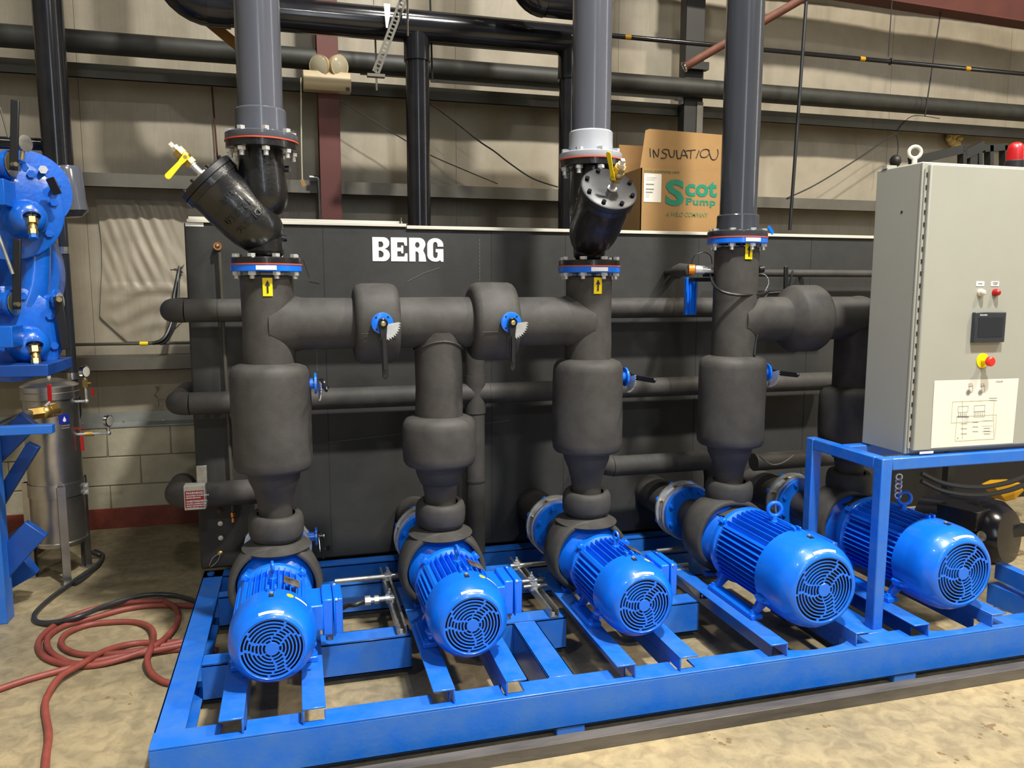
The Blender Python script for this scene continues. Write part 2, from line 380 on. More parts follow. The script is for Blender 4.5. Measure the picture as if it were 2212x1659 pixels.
# patched loose sheet on the left bay
def patch():
    rnd = random.Random(5); nx, nz = 60, 48; vs_ = []; fs = []
    a = at(205, 425, Y=WY); b = at(400, 425, Y=WY); zt = 2.22; zb = 1.28
    for j in range(nz+1):
        v = j/nz; z = zt+(zb-zt)*v
        xl = a.x+0.02*math.sin(v*5)+(0.16*max(0, v-0.82)/0.18); xr = b.x-(0.20*max(0, v-0.8)/0.2)
        for i in range(nx+1):
            u = i/nx; x = xl+(xr-xl)*u
            e = min(1, min(u, 1-u)*7, min(v+0.1, 1-v)*9)
            d = 0.012+0.022*math.sin(PI*u)*math.sin(PI*min(1, v*1.1))
            if v < 0.62: d += 0.012*abs(math.sin((x*1.0+0.42*z)*34+1.5*math.sin(z*4)))**3*(0.4+0.6*(1-v))*(0.3+u)+0.004*math.sin(x*90+z*30)
            else: d += 0.007*math.sin(z*48+3*math.sin(x*9))*e
            if abs(v-0.62) < 0.03: d += 0.008
            vs_.append((x, WY+0.012-d*(0.25+0.75*e), z))
    for j in range(nz):
        for i in range(nx): fs.append((j*(nx+1)+i, j*(nx+1)+i+1, (j+1)*(nx+1)+i+1, (j+1)*(nx+1)+i))
    return MB().add(vs_, fs)
obj('patch_sheet', patch(), 'facing', wall, label='loose crumpled patch of facing taped over the wall insulation', angle=80)
# girts: cold-formed Z sections 200 mm deep standing off the wall
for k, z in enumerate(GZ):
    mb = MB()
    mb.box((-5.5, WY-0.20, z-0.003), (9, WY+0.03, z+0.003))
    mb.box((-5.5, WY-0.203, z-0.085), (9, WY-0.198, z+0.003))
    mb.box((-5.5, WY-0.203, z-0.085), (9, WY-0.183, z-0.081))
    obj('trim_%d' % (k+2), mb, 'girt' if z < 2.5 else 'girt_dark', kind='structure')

# red building column and dark column, red sloping beam
a = at(688, 250, Y=5.35); b = at(734, 250, Y=5.35)
mb = MB(); mb.box((a.x, 5.35, 0), (b.x, 5.362, 8)); mb.box((a.x, 5.548, 0), (b.x, 5.56, 8)); mb.box(((a.x+b.x)/2-0.005, 5.362, 0), ((a.x+b.x)/2+0.005, 5.548, 8))
tag(obj('steel_column', mb, 'column_red', bevel=0.002), 'dark red painted steel column behind the tank under the emergency light', 'column')
a = at(1497, 100, Y=5.35); b = at(1538, 100, Y=5.35); c0 = at(1522, 240, Y=5.35)
t = thing('steel_column', 'dark olive steel column behind the open cardboard box', 'column', (a.x, 5.35, 0))
obj('tube', MB().box((a.x, 5.46, 0), (b.x, 5.56, 8)), 'dark_column', t, bevel=0.004)
obj('light_strip', MB().box((b.x-0.05, 5.452, 0), (b.x+0.0, 5.459, at(1500, 215, Y=5.4).z)), 'girt', t, label='grey strip on its lower right side')
obj('clip_angle', MB().box((a.x-0.03, 5.4, at(1515, 145, Y=5.35).z), (b.x+0.01, 5.46, at(1515, 128, Y=5.35).z)), 'dark_column', t)
a = at(1780, -14, Y=5.3); b = at(2240, 58, Y=5.3); e = b+(b-a)*0.35; a0_ = a-(b-a)*0.6
dr = (b-a).normalized(); up = Vector((-dr.z, 0, dr.x))
mb = MB(); mb.obox((a0_+e)/2+up*0.125, dr, YB, up, (e-a0_).length/2, 0.008, 0.125)
mb.obox((a0_+e)/2, dr, YB, up, (e-a0_).length/2, 0.075, 0.006); mb.obox((a0_+e)/2+up*0.25, dr, YB, up, (e-a0_).length/2, 0.075, 0.006)
tag(obj('roof_beam', mb, 'beam_red'), 'rust-red painted steel beam across the upper right corner', 'beam')

# =================================================================== OVERHEAD PIPES
def fit(x1, x2, y, Y):
    A = at(x1, y, Y=Y); B = at(x2, y, Y=Y); c = (A+B)/2; al = math.atan2(c.x, Y)
    return c, (B-A).x/2*math.cos(al)
# big dusty pipe along the wall
p = at(144, 81, Y=5.42); q = at(1650, 207, Y=5.42); zz = (p.z+q.z)/2
tag(obj('wall_pipe', MB().cyl((-5.5, 5.42, zz), (9, 5.42, zz), 0.066, 24), 'dusty_pipe'), 'long dusty black pipe running along the back wall above the upper girt', 'pipe')
# white conduit with two runs
p = at(778, 156, Y=5.5); q = at(940, 176, Y=5.5)
tag(obj('conduit', MB().cyl((p.x, 5.5, p.z), (q.x, 5.5, p.z), 0.017, 14), 'pvc_light'), 'short white conduit end beside the slotted strut under the black pipe', 'conduit')
p = at(930, 172, Y=5.5); q = at(1462, 203, Y=5.5)
t = thing('conduit', 'white wall conduit ending in an elbow fitting left of the dark column', 'conduit', (p.x, 5.5, p.z))
obj('tube', MB().cyl((p.x, 5.5, p.z), (q.x, 5.5, p.z), 0.018, 14), 'pvc_light', t)
obj('elbow', MB().tube([(q.x-0.01, 5.5, p.z), (q.x+0.03, 5.5, p.z), (q.x+0.045, 5.5, p.z-0.02), (q.x+0.045, 5.5, p.z-0.05)], 0.026, 14), 'pvc_light', t)
# big black header H1 with elbow at its left end
YH = 4.85
p = at(608, 34, Y=YH); q = at(1090, 72, Y=YH); zh = (p.z+q.z)/2; rh = 0.092
xl = at(372, 10, Y=YH).x; xr = at(1262, 80, Y=YH).x
t = thing('header_pipe', 'large glossy black pipe crossing the top with an upturned elbow at its left end', 'pipe', (xl, YH, zh))
pts = [(xl-0.05+0.12-0.12*math.cos(k*PI/12), YH, zh+0.2*1-0.2*math.sin(k*PI/12)*1) for k in range(7)]
obj('pipe', MB().cyl((xl+0.16, YH, zh), (xr, YH, zh), rh, 32), 'black_pipe', t)
el = [(xl+0.20-0.21*math.sin(k*PI/16), YH, zh+0.21-0.21*math.cos(k*PI/16)) for k in range(9)]
obj('elbow', MB().tube(el, rh*1.06, 28), 'black_pipe', t)
obj('upper_pipe', MB().cyl((xl-0.01, YH, zh+0.2), (xl-0.01, YH, 7.9), rh, 28), 'black_pipe', t)
obj('coupling', MB().cyl((at(450, 20, Y=YH).x, YH, zh), (at(452, 20, Y=YH).x+0.11, YH, zh), rh*1.1, 28), 'black_pipe', t)
obj('end_cap', MB().sphere((xr, YH, zh), rh*1.02, 24, 10), 'black_pipe', t)
# second overhead pipe with rounded elbow near riser 3
Y2 = 4.55
c2 = at(1170, 4, Y=Y2); 
t = thing('branch_pipe', 'short black elbow and pipe above the header left of the middle grey pipe', 'pipe', (c2.x, Y2, c2.z))
ra = 0.085; xa = at(1100, 8, Y=Y2).x+ra
el = [(xa+0.13-0.13*math.sin(k*PI/16), Y2, c2.z+0.13-0.13*math.cos(k*PI/16)) for k in range(9)]
obj('elbow', MB().tube(el, ra, 26), 'black_pipe', t)
obj('pipe', MB().cyl((xa+0.13, Y2, c2.z), (xa+0.42, Y2, c2.z), ra*0.95, 26).cyl((xa, Y2, c2.z+0.13), (xa, Y2, 7.9), ra*0.95, 26), 'black_pipe', t)
# vertical drops
c, r = fit(877, 928, 250, 4.85)
t = thing('drop_pipe', 'glossy black vertical pipe dropping from the header to the tank right of the red column', 'pipe', (c.x, 4.85, 1.97))
obj('pipe', MB().cyl((c.x, 4.85, 1.97), (c.x, 4.85, zh), r, 28), 'black_pipe', t)
obj('tee_collar', MB().cyl((c.x, 4.85, zh-0.2), (c.x, 4.85, zh), r*1.12, 28), 'black_pipe', t)
c, r = fit(1207, 1256, 250, 4.85)
t = thing('drop_pipe', 'glossy black vertical pipe half hidden behind the middle grey pipe', 'pipe', (c.x, 4.85, 1.97))
obj('pipe', MB().cyl((c.x, 4.85, 1.97), (c.x, 4.85, zh), r, 28), 'black_pipe', t)
obj('tee_collar', MB().cyl((c.x, 4.85, zh-0.24), (c.x, 4.85, zh), r*1.12, 28), 'black_pipe', t)
# far-left vertical pipe
c, r = fit(68, 138, 20, 4.55)
t = thing('riser_pipe', 'glossy black vertical pipe at far left above the blue equipment', 'pipe', (c.x, 4.55, 1.9))
zc = at(125, 362, Y=4.55).z; zb_ = at(135, 470, Y=4.55).z
obj('pipe', MB().cyl((c.x, 4.55, zc-0.1), (c.x, 4.55, 7.9), r, 30), 'black_pipe', t)
obj('socket', MB().lathe((c.x+0.055, 4.52, zb_), (-0.1, 0, 1), [(0, 0.045), (0.03, 0.08), (0.09, r*1.10), (zc-zb_-0.02, r*1.16), (zc-zb_, r*1.02)], 30), 'pvc', t, label='grey socket at its lower end')
# thin vertical pipe with clamps further down at left
c, r = fit(128, 151, 560, 5.12); z1 = at(140, 440, Y=5.12).z; z0 = at(160, 905, Y=5.12).z
t = thing('vertical_pipe', 'slim dark grey vertical pipe beside the steel filter canister', 'pipe', (c.x, 5.12, z0))
obj('pipe', MB().cyl((c.x, 5.12, z0), (c.x, 5.12, z1), r, 24), 'pvc_dark', t)
zz1 = at(140, 541, Y=5.12).z
obj('clamp', MB().cyl((c.x, 5.12, zz1-0.02), (c.x, 5.12, zz1+0.02), r*1.15, 24).box((c.x-0.17, 5.10, zz1-0.018), (c.x-r, 5.122, zz1+0.012)), 'galv', t)
zz2 = at(155, 812, Y=5.12).z
obj('clamp', MB().cyl((c.x, 5.12, zz2-0.02), (c.x, 5.12, zz2+0.02), r*1.15, 24), 'galv', t)
obj('union', MB().cyl((c.x, 5.12, z0+0.10), (c.x, 5.12, zz2-0.05), r*1.25, 24), 'pvc_dark', t)
obj('elbow', MB().tube([(c.x, 5.12, z0+0.12), (c.x, 5.12, z0+0.03), (c.x-0.01, 5.09, z0), (c.x-0.03, 5.02, z0-0.01)], r*1.3, 20, smooth=4), 'pvc_dark', t)
# black gas line with yellow markers
p = at(1325, 68, Y=5.2); q = at(2212, 168, Y=5.2); zg = (p.z+q.z)/2
t = thing('gas_pipe', 'thin black pipe with yellow marker bands crossing the upper right wall', 'pipe', (p.x, 5.2, zg))
obj('pipe', MB().cyl((at(1250, 60, Y=5.2).x, 5.2, zg), (8, 5.2, zg), 0.0165, 14), 'black_pipe', t)
for px in (1356, 1865, 2095):
    x = at(px, 70, Y=5.2).x; obj('marker_band', MB().cyl((x-0.022, 5.2, zg), (x+0.022, 5.2, zg), 0.0175, 14), 'yellow_dull', t, label='yellow marker band')
for px in (1924,):
    x = at(px, 124, Y=5.2).x; obj('hanger', MB().torus((x, 5.2, zg), (1, 0, 0), 0.022, 0.004, 16, 6), 'black', t)
# rods
def rod(p0, p1, Y, r, m, label):
    a = at(*p0, Y=Y); b = at(*p1, Y=Y); a = a+(a-b)*((7.95-a.z)/(a.z-b.z)) if p0[1] <= 30 else a
    return tag(obj('hanger_rod', MB().cyl(a, b, r, 8), m), label, 'rod')
rod((1742, 0), (1706, 497), 4.75, 0.0115, 'black', 'black support rod standing on the tank between the right grey pipe and the cabinet')
rod((1926, 14), (1919, 122), 5.2, 0.004, 'black', 'thin hanger rod holding the yellow-banded pipe')
rod((2032, 26), (1998, 250), 5.3, 0.005, 'black', 'thin dark hanger rod nearest the upper right corner')
rod((456, 168), (470, 345), 5.74, 0.006, 'beam_red', 'thin rusty rod on the wall left of the left grey pipe')
rod((809, 25), (814, 195), 4.96, 0.006, 'galv', 'thin galvanised hanger rod below the slotted strut')
rod((930, 25), (934, 172), 4.96, 0.006, 'black', 'thin black hanger rod right of the black drop pipe')
rod((880, -5), (881, 78), 4.6, 0.007, 'chrome', 'bright threaded rod in front of the black header')
# slotted strut
a = at(874, -8, Y=4.7); b = at(812, 156, Y=4.7); d = (b-a).normalized(); n = Vector((0, -1, 0)); s = d.cross(n).normalized()
t = thing('slotted_strut', 'slotted steel strut leaning across the black header pipe', 'strut', b)
L_ = (b-a).length; mb = MB()
ws = 0.021; th = 0.003
mb.obox((a+b)/2+s*(ws-0.006), s, n, d, 0.006, th/2, L_/2); mb.obox((a+b)/2-s*(ws-0.006), s, n, d, 0.006, th/2, L_/2)
mb.obox((a+b)/2+s*ws-n*0.02, s, n, d, 0.0015, 0.02, L_/2); mb.obox((a+b)/2-s*ws-n*0.02, s, n, d, 0.0015, 0.02, L_/2)
k = 0.0
while k < L_:
    mb.obox(a+d*(k+0.0045), s, n, d, ws-0.012, th/2, 0.0045); k += 0.024
obj('rail', mb, 'girt', t, flat=True)
obj('end_bracket', MB().obox(b+Vector((-0.0, 0, -0.02)), Vector((1, 0, 0)), YB, ZU, 0.05, 0.02, 0.008), 'girt', t)
# hanger strip (bright)
a = at(836, 8, Y=4.7); b = at(838, 60, Y=4.7)
tag(obj('pipe_hanger', MB().prism([(-0.018, 0), (0.018, 0), (0.016, -0.06), (0.002, (b.z-a.z)), (-0.008, (b.z-a.z))], a, (1, 0, 0), (0, 0, 1), (0, 1, 0), 0.004), 'zinc'), 'bright tapered hanger strap on the front of the black header', 'hanger')
# brown diagonal pipe with bright ring, upper right
a = at(1478, 145, Y=4.4); b = at(1760, -18, Y=4.15); b = b+(b-a)*0.4
t = thing('brace_pipe', 'rusty brown pipe slanting down behind the right grey pipe', 'pipe', a)
obj('pipe', MB().cyl(a, b, 0.024, 18), 'rust', t)
obj('end_ring', MB().torus(a, b-a, 0.026, 0.006, 20, 8), 'chrome', t, label='bright ring at the open end')
a = at(437, 36, Y=5.0); b = at(520, 104, Y=5.0)
tag(obj('timber_brace', MB().bar(a, b, 0.055, 0.03, up=(0, 1, 0)), 'rust_wood'), 'ochre timber brace behind the left grey pipe', 'brace')
# wires on the wall
def wire(pts, Y, r, m, label, cat='cable', name='cable', sm=6):
    P = [at(x, y, Y=Y) for x, y in pts]
    return tag(obj(name, MB().tube(P, r, 8, smooth=sm), m), label, cat)
wire([(735, 217), (800, 258), (875, 303), (925, 333), (1000, 366), (1075, 397)], 5.56, 0.0035, 'ink', 'thin black cable sagging from the red column past the drop pipe')
wire([(928, 222), (985, 265), (1035, 305), (1068, 327), (1100, 352), (1150, 385), (1205, 404)], 5.56, 0.0055, 'ink', 'thick black cable drooping between the two black drop pipes')
wire([(1700, 428), (1760, 400), (1850, 345), (1920, 297), (1935, 290)], 5.56, 0.0055, 'ink', 'black cable rising along the wall left of the cabinet')
wire([(1935, 290), (1950, 268), (1975, 250), (2030, 256)], 5.56, 0.003, 'girt_dark', 'thin cable end curling at the upper girt above the cabinet')
wire([(1937, 290), (1940, 318), (1936, 350)], 5.56, 0.004, 'ink', 'short cable hanging just above the cabinet lifting eye')
wire([(650, 168), (651, 300), (653, 390)], 5.3, 0.004, 'beige_cord', 'beige cord with a paper tag hanging left of the red column', cat='cord', name='cord')
a = at(655, 395, Y=5.29)
tag(obj('paper_tag', MB().obox(a, Vector((0.9, 0, 0.3)).normalized(), YB, Vector((-0.3, 0, 0.9)).normalized(), 0.012, 0.001, 0.022), 'cardboard'), 'small paper tag at the end of the beige cord', 'tag')
a = at(672, 383, Y=5.5)
t = thing('conduit_elbow', 'galvanised conduit elbow beside the red column above the tank', 'conduit', (a.x, 5.5, 1.97))
obj('tube', MB().tube([(a.x-0.01, 5.5, a.z), (a.x+0.04, 5.5, a.z), (a.x+0.055, 5.5, a.z-0.015), (a.x+0.06, 5.5, 1.9)], 0.014, 12), 'galv', t)

# =================================================================== EMERGENCY LIGHT
a = at(654, 152, Y=5.27); b = at(759, 203, Y=5.27); cz = (a.z+b.z)/2
t = thing('emergency_light', 'cream twin-head emergency light on the red column', 'light', ((a.x+b.x)/2, 5.3, b.z))
obj('housing', MB().prism([(0, 0), (-0.075, 0.0), (-0.095, 0.03), (-0.095, 0.07), (-0.06, a.z-b.z), (0, a.z-b.z)], (a.x, 5.345, b.z+0.01), (0, 1, 0), (0, 0, 1), (1, 0, 0), b.x-a.x), 'cream', t, bevel=0.006)
obj('bracket', MB().box(((a.x+b.x)/2-0.05, 5.345, b.z+0.02), ((a.x+b.x)/2+0.05, 5.35, a.z)), 'cream', t)
mk = MB().box((b.x-0.035, 5.247, b.z+0.012), (b.x-0.012, 5.249, b.z+0.033)); obj('indicator', mk, 'ink', t)
for px in (691, 731):
    c = at(px, 143, Y=5.30); s = -1 if px < 700 else 1
    hd = obj('lamp_head', MB().lathe(c, (s*0.55, -0.75, -0.1), [(-0.06, 0.012), (-0.05, 0.045), (-0.02, 0.066), (0.015, 0.07)], 24), 'cream', t)
    obj('lens', MB().lathe(c, (s*0.55, -0.75, -0.1), [(0.012, 0.066), (0.02, 0.055), (0.026, 0.001)], 24), 'lens', hd)

# =================================================================== TANK
TY = 4.20; TL = -0.512; TT = 1.968; TB = 0.19
t = tank = thing('chiller_tank', 'long tank wrapped in black foam insulation with the white BERG lettering', 'tank', (1.6, 4.6, 0.19))
obj('shell', MB().box((TL, TY, TB), (3.75, 5.15, TT)), 'foam_tank', t, bevel=0.012, segs=3)
mb = MB(); xm = at(877, 480, Y=4.2).x
mb.box((TL+0.015, TY-0.012, TT-0.004), (xm, TY+0.03, TT+0.012)); mb.box((TL+0.015, TY+0.06, TT), (xm-0.012, TY+0.09, TT+0.03))
obj('edge_trim', mb, 'trim_white', t, label='left length of pale edge trim', bevel=0.002)
obj('edge_trim', MB().box((xm+0.002, TY-0.014, TT-0.014), (3.74, TY+0.03, TT+0.004)), 'trim_white', t, label='right length of pale edge trim', bevel=0.002)
a = at(866, 477, Y=4.22)
obj('angle_bracket', MB().prism([(0, 0), (0.035, 0), (0.035, 0.004), (0.004, 0.004), (0.004, 0.035), (0, 0.035)], (a.x, 4.22, TT+0.012), (1, 0, 0), (0, 0, 1), (0, 1, 0), 0.05), 'girt', t)
a = at(420, 485, Y=TY); obj('sticker', MB().box((a.x-0.042, TY-0.002, a.z-0.009), (a.x+0.042, TY+0.001, a.z+0.009)), 'white', t, label='blank white sticker')
for px in (703, 1062, 1505, 1745, 1220):      # vertical joints between foam sheets
    x = at(px, 700, Y=TY).x; obj('seam', MB().box((x-0.0018, TY-0.0012, TB+0.02), (x+0.0018, TY+0.001, TT-0.02)), 'foam_seam', t)
for px, y0, y1 in ((1036, 516, 612), (684, 752, 800)):
    x = at(px, y0, Y=TY).x; za = at(px, y0, Y=TY).z; zb = at(px, y1, Y=TY).z
    mb = MB(); z = za
    while z > zb: mb.box((x-0.0015, TY-0.0015, z-0.016), (x+0.0015, TY+0.001, z)); z -= 0.021
    obj('chalk_line', mb, 'chalk', t)
# horizontal fold line on lower part
a = at(708, 956, Y=TY); b = at(1100, 908, Y=TY); 
obj('seam', MB().bar(a+Vector((0, -0.001, 0)), b+Vector((0, -0.001, 0)), 0.002, 0.003), 'chalk', t)
for (x0, y0), (x1, y1) in (((880, 608), (915, 590)), ((915, 590), (950, 578)), ((655, 560), (668, 598)), ((668, 608), (690, 612))):
    obj('scuff', MB().bar(at(x0, y0, Y=TY)+Vector((0, -0.001, 0)), at(x1, y1, Y=TY)+Vector((0, -0.001, 0)), 0.003, 0.0015, up=(0, 1, 0)), 'chalk' if x0 > 700 else 'foam_seam', t)
# lettering, heavy slab face, each letter a plate
def letter(polys, x0, wd, hh, o, name):
    mb = MB()
    for poly in polys: mb.prism([(x0+px*wd, pz*hh) for px, pz in poly], o, (1, 0, 0), (0, 0, 1), (0, -1, 0), 0.002)
    return obj('letter', mb, 'white', tank, label=name, flat=True)
def arc(cx, cz, rx, rz, a0, a1, n=8): return [(cx+rx*math.cos(math.radians(a0+(a1-a0)*i/n)), cz+rz*math.sin(math.radians(a0+(a1-a0)*i/n))) for i in range(n+1)]
def strip(outer, inner): return [[outer[i], outer[i+1], inner[i+1], inner[i]] for i in range(len(outer)-1)]
oA = at(805, 564, Y=TY-0.001); tA = at(804, 512, Y=TY-0.001); rA = at(958, 512, Y=TY-0.001)
hh = tA.z-oA.z; TW = rA.x-oA.x; wl = TW*0.235; st = TW*0.255
B_ = [[(0, 0), (0.36, 0), (0.36, 1), (0, 1)]]
B_ += strip([(0.36, 1)]+[(0.62, 1)]+arc(0.66, 0.76, 0.34, 0.24, 90, -70, 8)+[(0.70, 0.53)], [(0.36, 0.82)]+[(0.5, 0.82)]+arc(0.50, 0.70, 0.14, 0.12, 90, -70, 8)+[(0.36, 0.58)])
B_ += strip([(0.36, 0.58), (0.70, 0.53)]+arc(0.66, 0.26, 0.36, 0.26, 75, -90, 8)+[(0.36, 0)], [(0.36, 0.44), (0.46, 0.44)]+arc(0.50, 0.29, 0.15, 0.13, 75, -90, 8)+[(0.36, 0.16)])
E_ = [[(0, 0), (1, 0), (1, 0.34), (0.86, 0.34), (0.80, 0.20), (0.38, 0.20), (0.38, 0.42), (0.62, 0.42), (0.62, 0.34), (0.75, 0.34), (0.75, 0.66), (0.62, 0.66), (0.62, 0.58), (0.38, 0.58), (0.38, 0.80), (0.78, 0.80), (0.84, 0.66), (0.98, 0.66), (0.98, 1), (0, 1)]]
R_ = [[(0, 1), (0, 0), (0.38, 0), (0.38, 0.42), (0.5, 0.42), (0.58, 0.34), (0.58, 0), (1.04, 0), (0.98, 0.28), (0.86, 0.47)]+arc(0.62, 0.74, 0.38, 0.26, -38, 90, 8)+[(0.502, 1)]+arc(0.5, 0.70, 0.14, 0.12, 89, -269, 14)+[(0.498, 1)]]
G_ = [[(1, 0.64)]+arc(0.5, 0.72, 0.5, 0.28, 8, 180, 10)+arc(0.5, 0.28, 0.5, 0.28, 180, 292, 7)+[(0.80, 0.07), (0.86, 0), (1, 0), (1, 0.54), (0.52, 0.54), (0.52, 0.40), (0.64, 0.40)]+arc(0.5, 0.28, 0.14, 0.13, 0, -180, 7)+arc(0.5, 0.72, 0.14, 0.12, 180, 0, 7)+[(0.64, 0.64)]]
for k, (pl, nm) in enumerate(((B_, 'white letter B'), (E_, 'white letter E'), (R_, 'white letter R'), (G_, 'white letter G'))):
    letter(pl, k*st, wl*(0.98 if k else 1.0), hh, oA, nm)
# left edge fittings
a = at(470, 532, Y=TY-0.03); g = obj('drain_cock', MB().lathe(a, (0.1, -1, 0), [(-0.04, 0.014), (0.0, 0.02), (0.012, 0.02)], 12).sphere(a+Vector((0, -0.02, 0)), 0.012, 12, 6), 'copper', t, label='copper gauge cock at the top of the level tube')
a = at(474, 545, Y=TY-0.035); b = at(503, 1105, Y=TY-0.035)
obj('level_tube', MB().cyl(a, b, 0.0095, 12), 'girt_dark', t, label='long thin level tube on the left end')
obj('lower_cock', MB().cyl(at(503, 1106, Y=TY-0.035), at(504, 1116, Y=TY-0.035), 0.014, 8).cyl(at(505, 1118, Y=TY-0.04), at(505, 1127, Y=TY-0.04), 0.013, 8), 'copper', t)
for k, (px, py) in enumerate(((473, 1104), (475, 1131), (476, 1162), (475, 1195))):
    a = at(px, py, Y=TY); obj('port_plug', MB().lathe(a+Vector((0, 0.02, 0)), (0.1, -1, 0.1), [(0, 0.013), (0.035, 0.013), (0.038, 0.009), (0.039, 0.002)], 12), ('rust', 'ptfe', 'ptfe', 'brass')[k], t)
mb = MB().tube([at(x, y, Y=TY-0.03) for x, y in ((452, 1222), (460, 1205), (475, 1196), (470, 1212), (455, 1225))], 0.0015, 6, smooth=5)
obj('wire_tag', mb, 'zinc', t)
for zz in (at(488, 873, Y=TY-0.04).z,):
    x = at(486, 873, Y=TY-0.04).x; obj('tube_clip', MB().box((x-0.03, TY-0.05, zz-0.022), (x+0.01, TY-0.04, zz-0.014)).box((x-0.03, TY-0.05, zz+0.008), (x+0.01, TY-0.04, zz+0.016)), 'galv', t)
obj('base_bracket', MB().box((at(672, 0, Y=4.17).x, TY-0.02, 0.25), (at(680, 0, Y=4.17).x, TY, 0.262)), 'black', t)

# tank-side insulated return pipes (in front of the tank face)
PY = 4.075
def tpipe(y1, y2, xq, xstart, xend, elbow, label, name='insulated_pipe', segn=24, joints=()):
    A = at(xq, y1, Y=PY); B = at(xq, y2, Y=PY); z = (A.z+B.z)/2; r = abs(A.z-B.z)/2
    t = thing(name, label, 'pipe', (xstart, PY, z-r))
    obj('run', MB().cyl((xstart, PY, z), (xend, PY, z), r, segn), 'foam', t)
    if elbow:
        R_ = r*1.15
        el = [(xstart-R_*math.sin(k*PI/16), PY+R_-R_*math.cos(k*PI/16), z) for k in range(9)]
        el += [(xstart-R_, PY+R_+0.12, z), (xstart-R_, 4.55, z)]
        obj('elbow', MB().tube(el, r*1.02, segn).cyl((xstart-R_, 4.55, z), (TL, 4.55, z), r, segn), 'foam', t)
    for px in joints:
        x = at(px, y1, Y=PY).x; obj('joint', MB().cyl((x-0.0015, PY, z), (x+0.0015, PY, z), r*1.006, segn), 'foam_seam', t)
    return t, z, r
x0 = at(400, 665, Y=PY).x; x1 = at(1760, 665, Y=PY).x
tpipe(643, 686, 1450, x0, at(1780, 660, Y=PY).x, True, 'topmost foam-covered pipe across the tank face with elbow at its left end', joints=(470, 1447))
# small pipe at right top near cabinet
a = at(1700, 590, Y=4.1); r_ = 0.022
tag(obj('insulated_pipe', MB().cyl((at(1560, 586, Y=4.1).x, 4.1, a.z), (3.7, 4.1, a.z), r_, 18).cyl((3.0, 4.1, a.z), (3.0, 4.205, a.z), r_*0.8, 14).cyl((2.1, 4.1, a.z), (2.1, 4.205, a.z), r_*0.8, 14), 'foam'), 'slim foam-covered pipe on the upper right of the tank face', 'pipe')
xv = at(1026, 800, Y=PY).x
t2, zm, rm = tpipe(824, 867, 1150, at(410, 860, Y=PY).x, at(1800, 840, Y=PY).x, True, 'middle foam-covered pipe across the tank face with elbow at its left end', joints=(1056, 1440))
c, r = fit(1005, 1047, 790, PY)
t = thing('insulated_pipe', 'vertical foam-covered pipe behind the short middle riser', 'pipe', (c.x, PY, 0.19))
ztop = at(1026, 700, Y=PY).z
obj('upper_run', MB().cyl((c.x, PY, zm), (c.x, PY, ztop), r, 24), 'foam', t)
obj('tee_collar', MB().cyl((c.x, PY, zm-rm-0.05), (c.x, PY, zm+rm+0.045), r*1.08, 24), 'foam', t)
obj('lower_run', MB().cyl((c.x, PY, 0.20), (c.x, PY, zm), r*0.98, 24), 'foam', t)
obj('band', MB().cyl((c.x, PY, at(1030, 1040, Y=PY).z), (c.x, PY, at(1030, 1036, Y=PY).z), r*1.03, 24), 'foam_seam', t)
# low pipe, left part
A = at(470, 1040, Y=PY); B = at(470, 1093, Y=PY); z = (A.z+B.z)/2; r = (A.z-B.z)/2
t = thing('insulated_pipe', 'lowest foam-covered pipe at the left end of the tank behind the red warning box', 'pipe', (-0.5, PY, z-r))
xe = at(415, 1070, Y=PY).x
obj('run', MB().cyl((xe, PY, z), (at(560, 1070, Y=PY).x, PY, z), r, 24), 'foam', t)
el = [(xe-0.07*math.sin(k*PI/16), PY+0.07-0.07*math.cos(k*PI/16), z) for k in range(9)]+[(xe-0.07, 4.3, z)]
obj('elbow', MB().tube(el, r*1.05, 24), 'foam', t)
A = at(1420, 980, Y=3.95); B = at(1420, 1022, Y=3.95); z = (A.z+B.z)/2; r = (A.z-B.z)/2
t = thing('insulated_pipe', 'lower foam-covered pipe between the middle and right risers', 'pipe', (2.0, 3.95, z-r))
obj('run', MB().cyl((at(1322, 1000, Y=3.95).x, 3.95, z), (at(1522, 1000, Y=3.95).x, 3.95, z), r, 24), 'foam', t)
obj('left_elbow', MB().tube([(at(1335, 1000, Y=3.95).x, 3.95, z), (at(1318, 1000, Y=3.95).x, 3.98, z), (at(1308, 1000, Y=3.95).x, 4.1, z), (at(1308, 1000, Y=3.95).x, 4.21, z)], r*1.03, 22, smooth=4), 'foam', t)
obj('right_elbow', MB().tube([(at(1512, 1000, Y=3.95).x, 3.95, z), (at(1535, 1000, Y=3.95).x, 3.96, z-0.02), (at(1545, 1000, Y=3.95).x, 3.97, z-0.12), (at(1545, 1000, Y=3.95).x, 3.98, z-0.3)], r*0.9, 22, smooth=4), 'foam', t)
A = at(1700, 975, Y=3.95); B = at(1700, 1012, Y=3.95); z = (A.z+B.z)/2; r = (A.z-B.z)/2
tag(obj('insulated_pipe', MB().cyl((at(1628, 990, Y=3.95).x, 3.95, z), (3.6, 3.95, z), r, 22), 'foam'), 'lower foam-covered pipe right of the right riser behind the blue stand', 'pipe')

